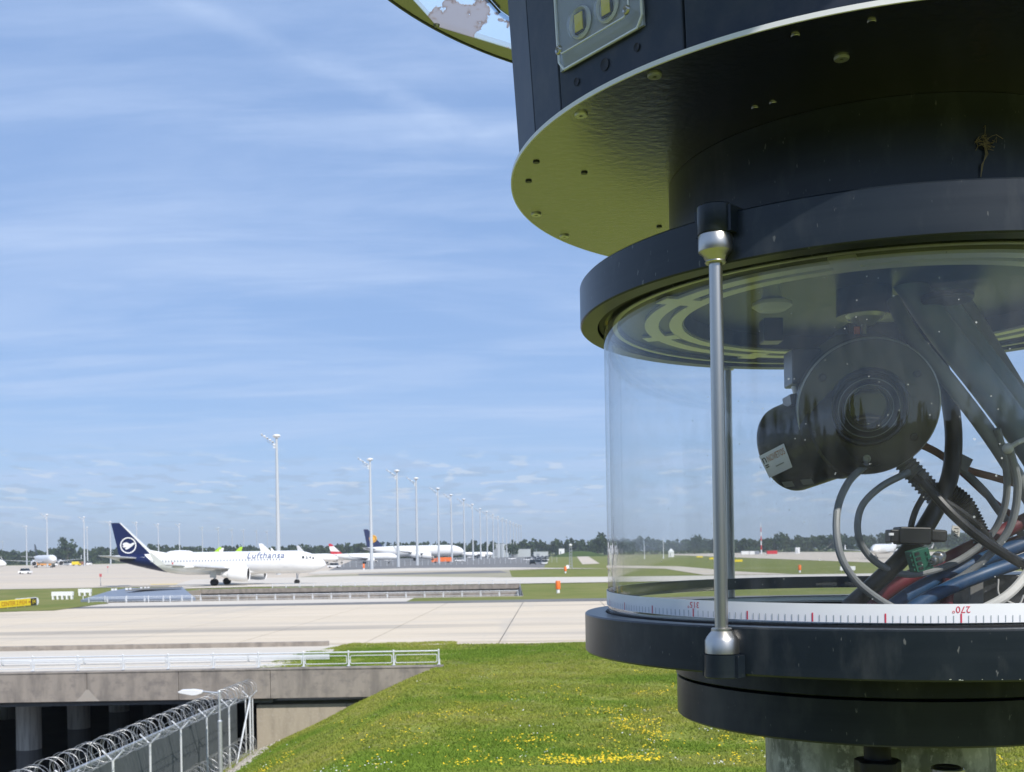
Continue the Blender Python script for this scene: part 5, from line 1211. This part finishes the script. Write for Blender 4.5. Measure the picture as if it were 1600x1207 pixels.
# knob hanging from the ceiling
kc = P(1206, 470, .93); kn = empty('ceiling_knob', kc, 'grey mushroom shaped knob hanging from the ceiling left of the camera', 'knob')
MB().lathe([(pr(13, .93), .030), (pr(13, .93), .010), (pr(16, .93), .002), (pr(30, .93), -.002), (pr(31, .93), -.005), (pr(22, .93), -.0085), (.0001, -.009)], kc, 36).build('cap', M['knob_grey'], kn, org=kc)
for z in (.016, .021, .026): MB().lathe([(pr(13, .93), z), (pr(15.5, .93), z + .001), (pr(13, .93), z + .002)], kc, 28).build('thread', M['knob_grey'], kn, org=kc)
pbox(1190, 500, 1220, 536, 1.00, .02).build('lower_block', M['cam_black'], kn, org=kc, smooth=False, bevel=.001)
dc = hz(1478, 450, .2118) if False else Vector((P(1480, 452, .93).x, .93, CH + .2095))
dh = empty('cable_gland', dc, 'round black gland plate on the ceiling where the hoses come out', 'cable gland')
MB().lathe([(.0001, 0), (.020, 0), (.0215, .002), (.0215, .0055)], dc, 32).build('plate', M['rubber'], dh, org=dc)

def cable(label, pts, r, m, t=.95, name='cable', n=10, cat='cable', ridges=False, group=None):
    ps = [P(p[0], p[1], p[2] if len(p) > 2 else t) for p in pts]; q = smooth_path(ps, 9); rad_ = pr(r, t)
    rr = rad_
    if ridges:
        q = smooth_path(ps, 26); rr = [rad_ * (1.0 + (.13 if i % 4 < 2 else -.05)) for i in range(len(q))]
    o = MB().tube(q, rr, n).build(name, M[m], org=q[0]); o.location = q[0]
    return tag(o, label, cat, group)
cable('grey hose leaving the ceiling leftmost of the hose bundle', [(1396, 470, .95), (1425, 525, .93), (1490, 605, .92), (1560, 700, .92), (1640, 830, .94)], 12, 'cable_grey', .93, 'hose', 14, 'hose')
cable('thick slate blue hose in the middle of the bundle coming down from the ceiling', [(1415, 435, .96), (1470, 515, .95), (1545, 610, .94), (1620, 715, .95), (1680, 830, .95)], 23, 'hose', .95, 'hose', 18, 'hose')
cable('second slate blue hose right of the thick one', [(1447, 430, .98), (1505, 515, .97), (1580, 615, .96), (1650, 715, .97)], 18, 'hose', .97, 'hose', 16, 'hose')
cable('dark grey hose forming the right edge of the bundle', [(1470, 430, 1.0), (1518, 500, 1.0), (1570, 585, 1.0), (1650, 715, 1.0)], 17, 'conduit', 1.0, 'hose', 14, 'hose')
cable('thick black cable curving down behind the round camera face', [(1425, 470, .99), (1455, 540, .98), (1480, 610, .97), (1490, 680, .96), (1484, 745, .95), (1460, 800, .94), (1420, 860, .93), (1370, 910, .93), (1325, 950, .94)], 13.5, 'cable_black', .95, n=14)
cable('black cable crossing down to the right over the conduit', [(1442, 752, .90), (1490, 805, .89), (1545, 850, .89), (1620, 895, .90)], 8, 'cable_black', .89)
cable('grey cable making the larger left loop below the camera', [(1352, 728, .93), (1325, 755, .90), (1308, 800, .88), (1311, 860, .87), (1335, 905, .87), (1375, 938, .88), (1420, 962, .89)], 6, 'cable_grey', .88)
cable('grey cable making the inner loop below the camera', [(1420, 738, .92), (1375, 762, .91), (1345, 795, .91), (1342, 840, .91), (1368, 878, .92), (1420, 898, .93), (1490, 880, .94), (1545, 840, .94), (1570, 790, .93), (1572, 730, .92), (1558, 670, .91)], 5.5, 'cable_grey', .92)
cable('pale grey cable swinging down behind the orange brown one', [(1505, 735, .98), (1540, 770, .98), (1570, 810, .98), (1615, 850, .98)], 6, 'cable_grey', .98)
cable('pale grey cable hanging at the right below the zip tie', [(1577, 700, .90), (1590, 760, .91), (1575, 830, .92), (1520, 890, .93), (1450, 930, .94)], 6, 'cable_grey', .92)
cable('white cable rising from the floor at the lower right', [(1530, 955, .86), (1572, 932, .86), (1602, 900, .87), (1630, 850, .88)], 7.5, 'cable_white', .86)
cable('orange brown cable running to the right behind the black one', [(1420, 688, .98), (1458, 704, .98), (1505, 732, .98), (1560, 748, .98), (1640, 772, .98)], 6, 'cable_brown', .98)
cable('dull red cable next to the camera face', [(1435, 690, 1.0), (1475, 715, 1.0), (1510, 745, 1.0), (1560, 790, 1.0), (1620, 830, 1.0)], 5, 'hose_red', 1.0)
cable('upper dark red hose of the bundle lying on the floor', [(1350, 958, .98), (1400, 915, .97), (1480, 875, .97), (1560, 835, .97), (1650, 790, .97)], 12, 'hose_red', .97, 'hose', 12, 'hose')
cable('lower dark red hose of the bundle lying on the floor', [(1340, 962, 1.0), (1410, 922, .99), (1490, 890, .99), (1570, 855, .99), (1650, 830, .99)], 11, 'hose_red', .99, 'hose', 12, 'hose')
cable('upper blue hose beside the dark red hoses', [(1385, 955, .95), (1440, 918, .95), (1520, 882, .95), (1600, 850, .95), (1660, 830, .95)], 12, 'hose_blue', .95, 'hose', 12, 'hose')
cable('lower blue hose beside the dark red hoses', [(1400, 968, .93), (1460, 930, .93), (1535, 898, .93), (1610, 872, .94), (1660, 850, .94)], 11, 'hose_blue', .93, 'hose', 12, 'hose')
cable('short red tube stub standing on the floor', [(1478, 955, .94), (1480, 925, .94), (1484, 905, .94)], 10, 'hose_red', .94, 'tube', 12, 'tube')
cable('ribbed dark conduit under the right side of the camera', [(1392, 700, .97), (1420, 730, .965), (1452, 765, .96), (1480, 795, .96)], 15, 'conduit', .96, 'conduit', 14, 'conduit', True)
cable('ribbed black conduit tapering towards the floor', [(1478, 765, .95), (1505, 785, .95), (1522, 815, .95), (1536, 845, .95)], 13, 'rubber', .95, 'conduit', 14, 'conduit', True)
cable('thin black cable beside the connector block', [(1446, 770, .93), (1430, 800, .92), (1424, 830, .92), (1440, 850, .92)], 5, 'cable_black', .92)
cable('black strap crossing the conduits', [(1430, 745, .91), (1462, 775, .90), (1500, 800, .9), (1530, 825, .91), (1560, 860, .92)], 6, 'rubber', .91)
# plug, terminal block, coax plug, tag, zip tie
pp = P(1418, 838, .90); o = empty('cable_plug', pp, 'black rectangular cable plug pointing left above the green connector', 'plug')
pbox(1400, 824, 1450, 851, .90, .018, radians(2)).build('body', M['cable_black'], o, org=pp, smooth=False, bevel=.0015)
pbox(1387, 828, 1402, 848, .90, .014, radians(2)).build('tip', M['cable_black'], o, org=pp, smooth=False, bevel=.001)
pbox(1450, 828, 1476, 847, .90, .014, radians(5)).build('boot', M['rubber'], o, org=pp, smooth=False, bevel=.002)
pbox(1389, 833, 1396, 837, .892, .002).build('contact', M['white_edge'], o, org=pp, smooth=False)
pp = P(1436, 875, .875); o = empty('terminal_block', pp, 'green screw terminal connector below the black plug', 'connector'); Rg = Matrix.Rotation(radians(-15), 3, 'Y')
MB().box(pp, (pr(27, .875), .016, pr(34, .875)), M=Rg).build('body', M['green_plastic'], o, org=pp, smooth=False, bevel=.0006)
for k in range(4):
    q0 = pp + Rg @ Vector((-pr(6, .875), -.0082, pr(11.5 - 7.7 * k, .875)))
    MB().box(q0, (pr(7, .875), .001, pr(4.6, .875)), M=Rg).build('slot', M['black'], o, org=pp, smooth=False)
    MB().box(pp + Rg @ Vector((-pr(14.5, .875), -.003, pr(11.5 - 7.7 * k, .875))), (pr(4, .875), .008, pr(4.5, .875)), M=Rg).build('tooth', M['green_plastic'], o, org=pp, smooth=False)
for k in range(3): MB().box(pp + Rg @ Vector((pr(9, .875), -.0085, pr(9 - 9 * k, .875))), (pr(4, .875), .0012, pr(5, .875)), M=Rg).build('rib', M['green_plastic'], o, org=pp, smooth=False)
p0, p1 = P(1456, 878, .865), P(1476, 866, .885); o = empty('coax_plug', p0, 'small nickel coaxial plug beside the green connector', 'plug')
CM = frame(p0 - p1)
MB().lathe([(.0018, 0), (.0030, .0), (.0030, -.004), (.0045, -.0045), (.0045, -.013), (.0052, -.0135), (.0052, -.016), (.0035, -.017), (.0035, -.022)], p0, 20, CM).build('shell', M['steel'], o, org=p0)
MB().cyl(p0, p0 + (p0 - p1).normalized() * .003, .0007, n=8).build('pin', M['steel'], o, org=p0)
pp = P(1493, 832, .90); o = empty('cable_tag', pp, 'white cable tag printed 12V beside the black conduit', 'tag'); Rt = Matrix.Rotation(radians(8), 3, 'Y')
tg = MB().box(pp, (pr(13, .9), .0008, pr(20, .9)), M=Rt).build('tag', M['cable_white'], o, org=pp, smooth=False)
v, f = text_mesh('12V', .0055, 0)
MB().add([pp + Rt @ Vector((-p.y, -.0006, -p.x)) * 1.0 if False else pp + Rt @ Vector((p.y, -.0006, -p.x)) for p in v], f).build('lettering', M['black'], tg, org=pp, smooth=False, keep=True)
pp = P(1575, 701, .885); o = empty('cable_tie', pp, 'white cable tie head on the slate blue hoses at the right edge', 'cable tie')
MB().ball(pp, pr(8.5, .885), 12, 8).build('head', M['cable_white'], o, org=pp); MB().tube([pp, P(1590, 692, .88), P(1612, 682, .885), P(1640, 668, .92)], pr(4, .885), 6).build('strap', M['cable_white'], o, org=pp)
# small printed sleeve
pp = P(1503, 724, .955); o = empty('cable_sleeve', pp, 'small grey square sleeve clipped on the orange brown cable', 'sleeve'); pbox(1494, 713, 1514, 737, .955, .008, radians(28)).build('sleeve', M['conduit'], o, org=pp, smooth=False, bevel=.0008)
# dark power boxes on the floor at the right
pp = P(1545, 930, .97); o = empty('power_box', pp, 'dark electronics box on the floor under the hoses at the right', 'electronics box')
pbox(1488, 896, 1640, 962, 1.02, .10).build('case', M['cam_black'], o, org=pp, smooth=False, bevel=.002); pbox(1515, 906, 1535, 948, .965, .004).build('label_plate', M['conduit'], o, org=pp, smooth=False)
MB().tube(smooth_path([P(1560, 905, .93), P(1562, 930, .93), P(1590, 945, .93), P(1600, 930, .93)]), pr(1.5, .93), 5).build('thin_wire', M['cable_white'], o, org=pp)

# ================================================================== HAZE
hb = MB().box((0, 2700, 78), (17000, 11800, 164)).build('haze', M['black'], smooth=False)
hm = bpy.data.materials.new('haze_air'); hm.use_nodes = True; hn, hl = hm.node_tree.nodes, hm.node_tree.links; hn.clear()
ho = hn.new('ShaderNodeOutputMaterial'); hv = hn.new('ShaderNodeVolumePrincipled'); hl.new(hv.outputs[0], ho.inputs['Volume'])
hv.inputs['Color'].default_value = (.88, .96, 1.0, 1); hv.inputs['Density'].default_value = .00016; hv.inputs['Anisotropy'].default_value = .2
hb.data.materials.clear(); hb.data.materials.append(hm); hb['kind'] = 'stuff'; hb['label'] = 'thin pale summer haze over the whole airfield'
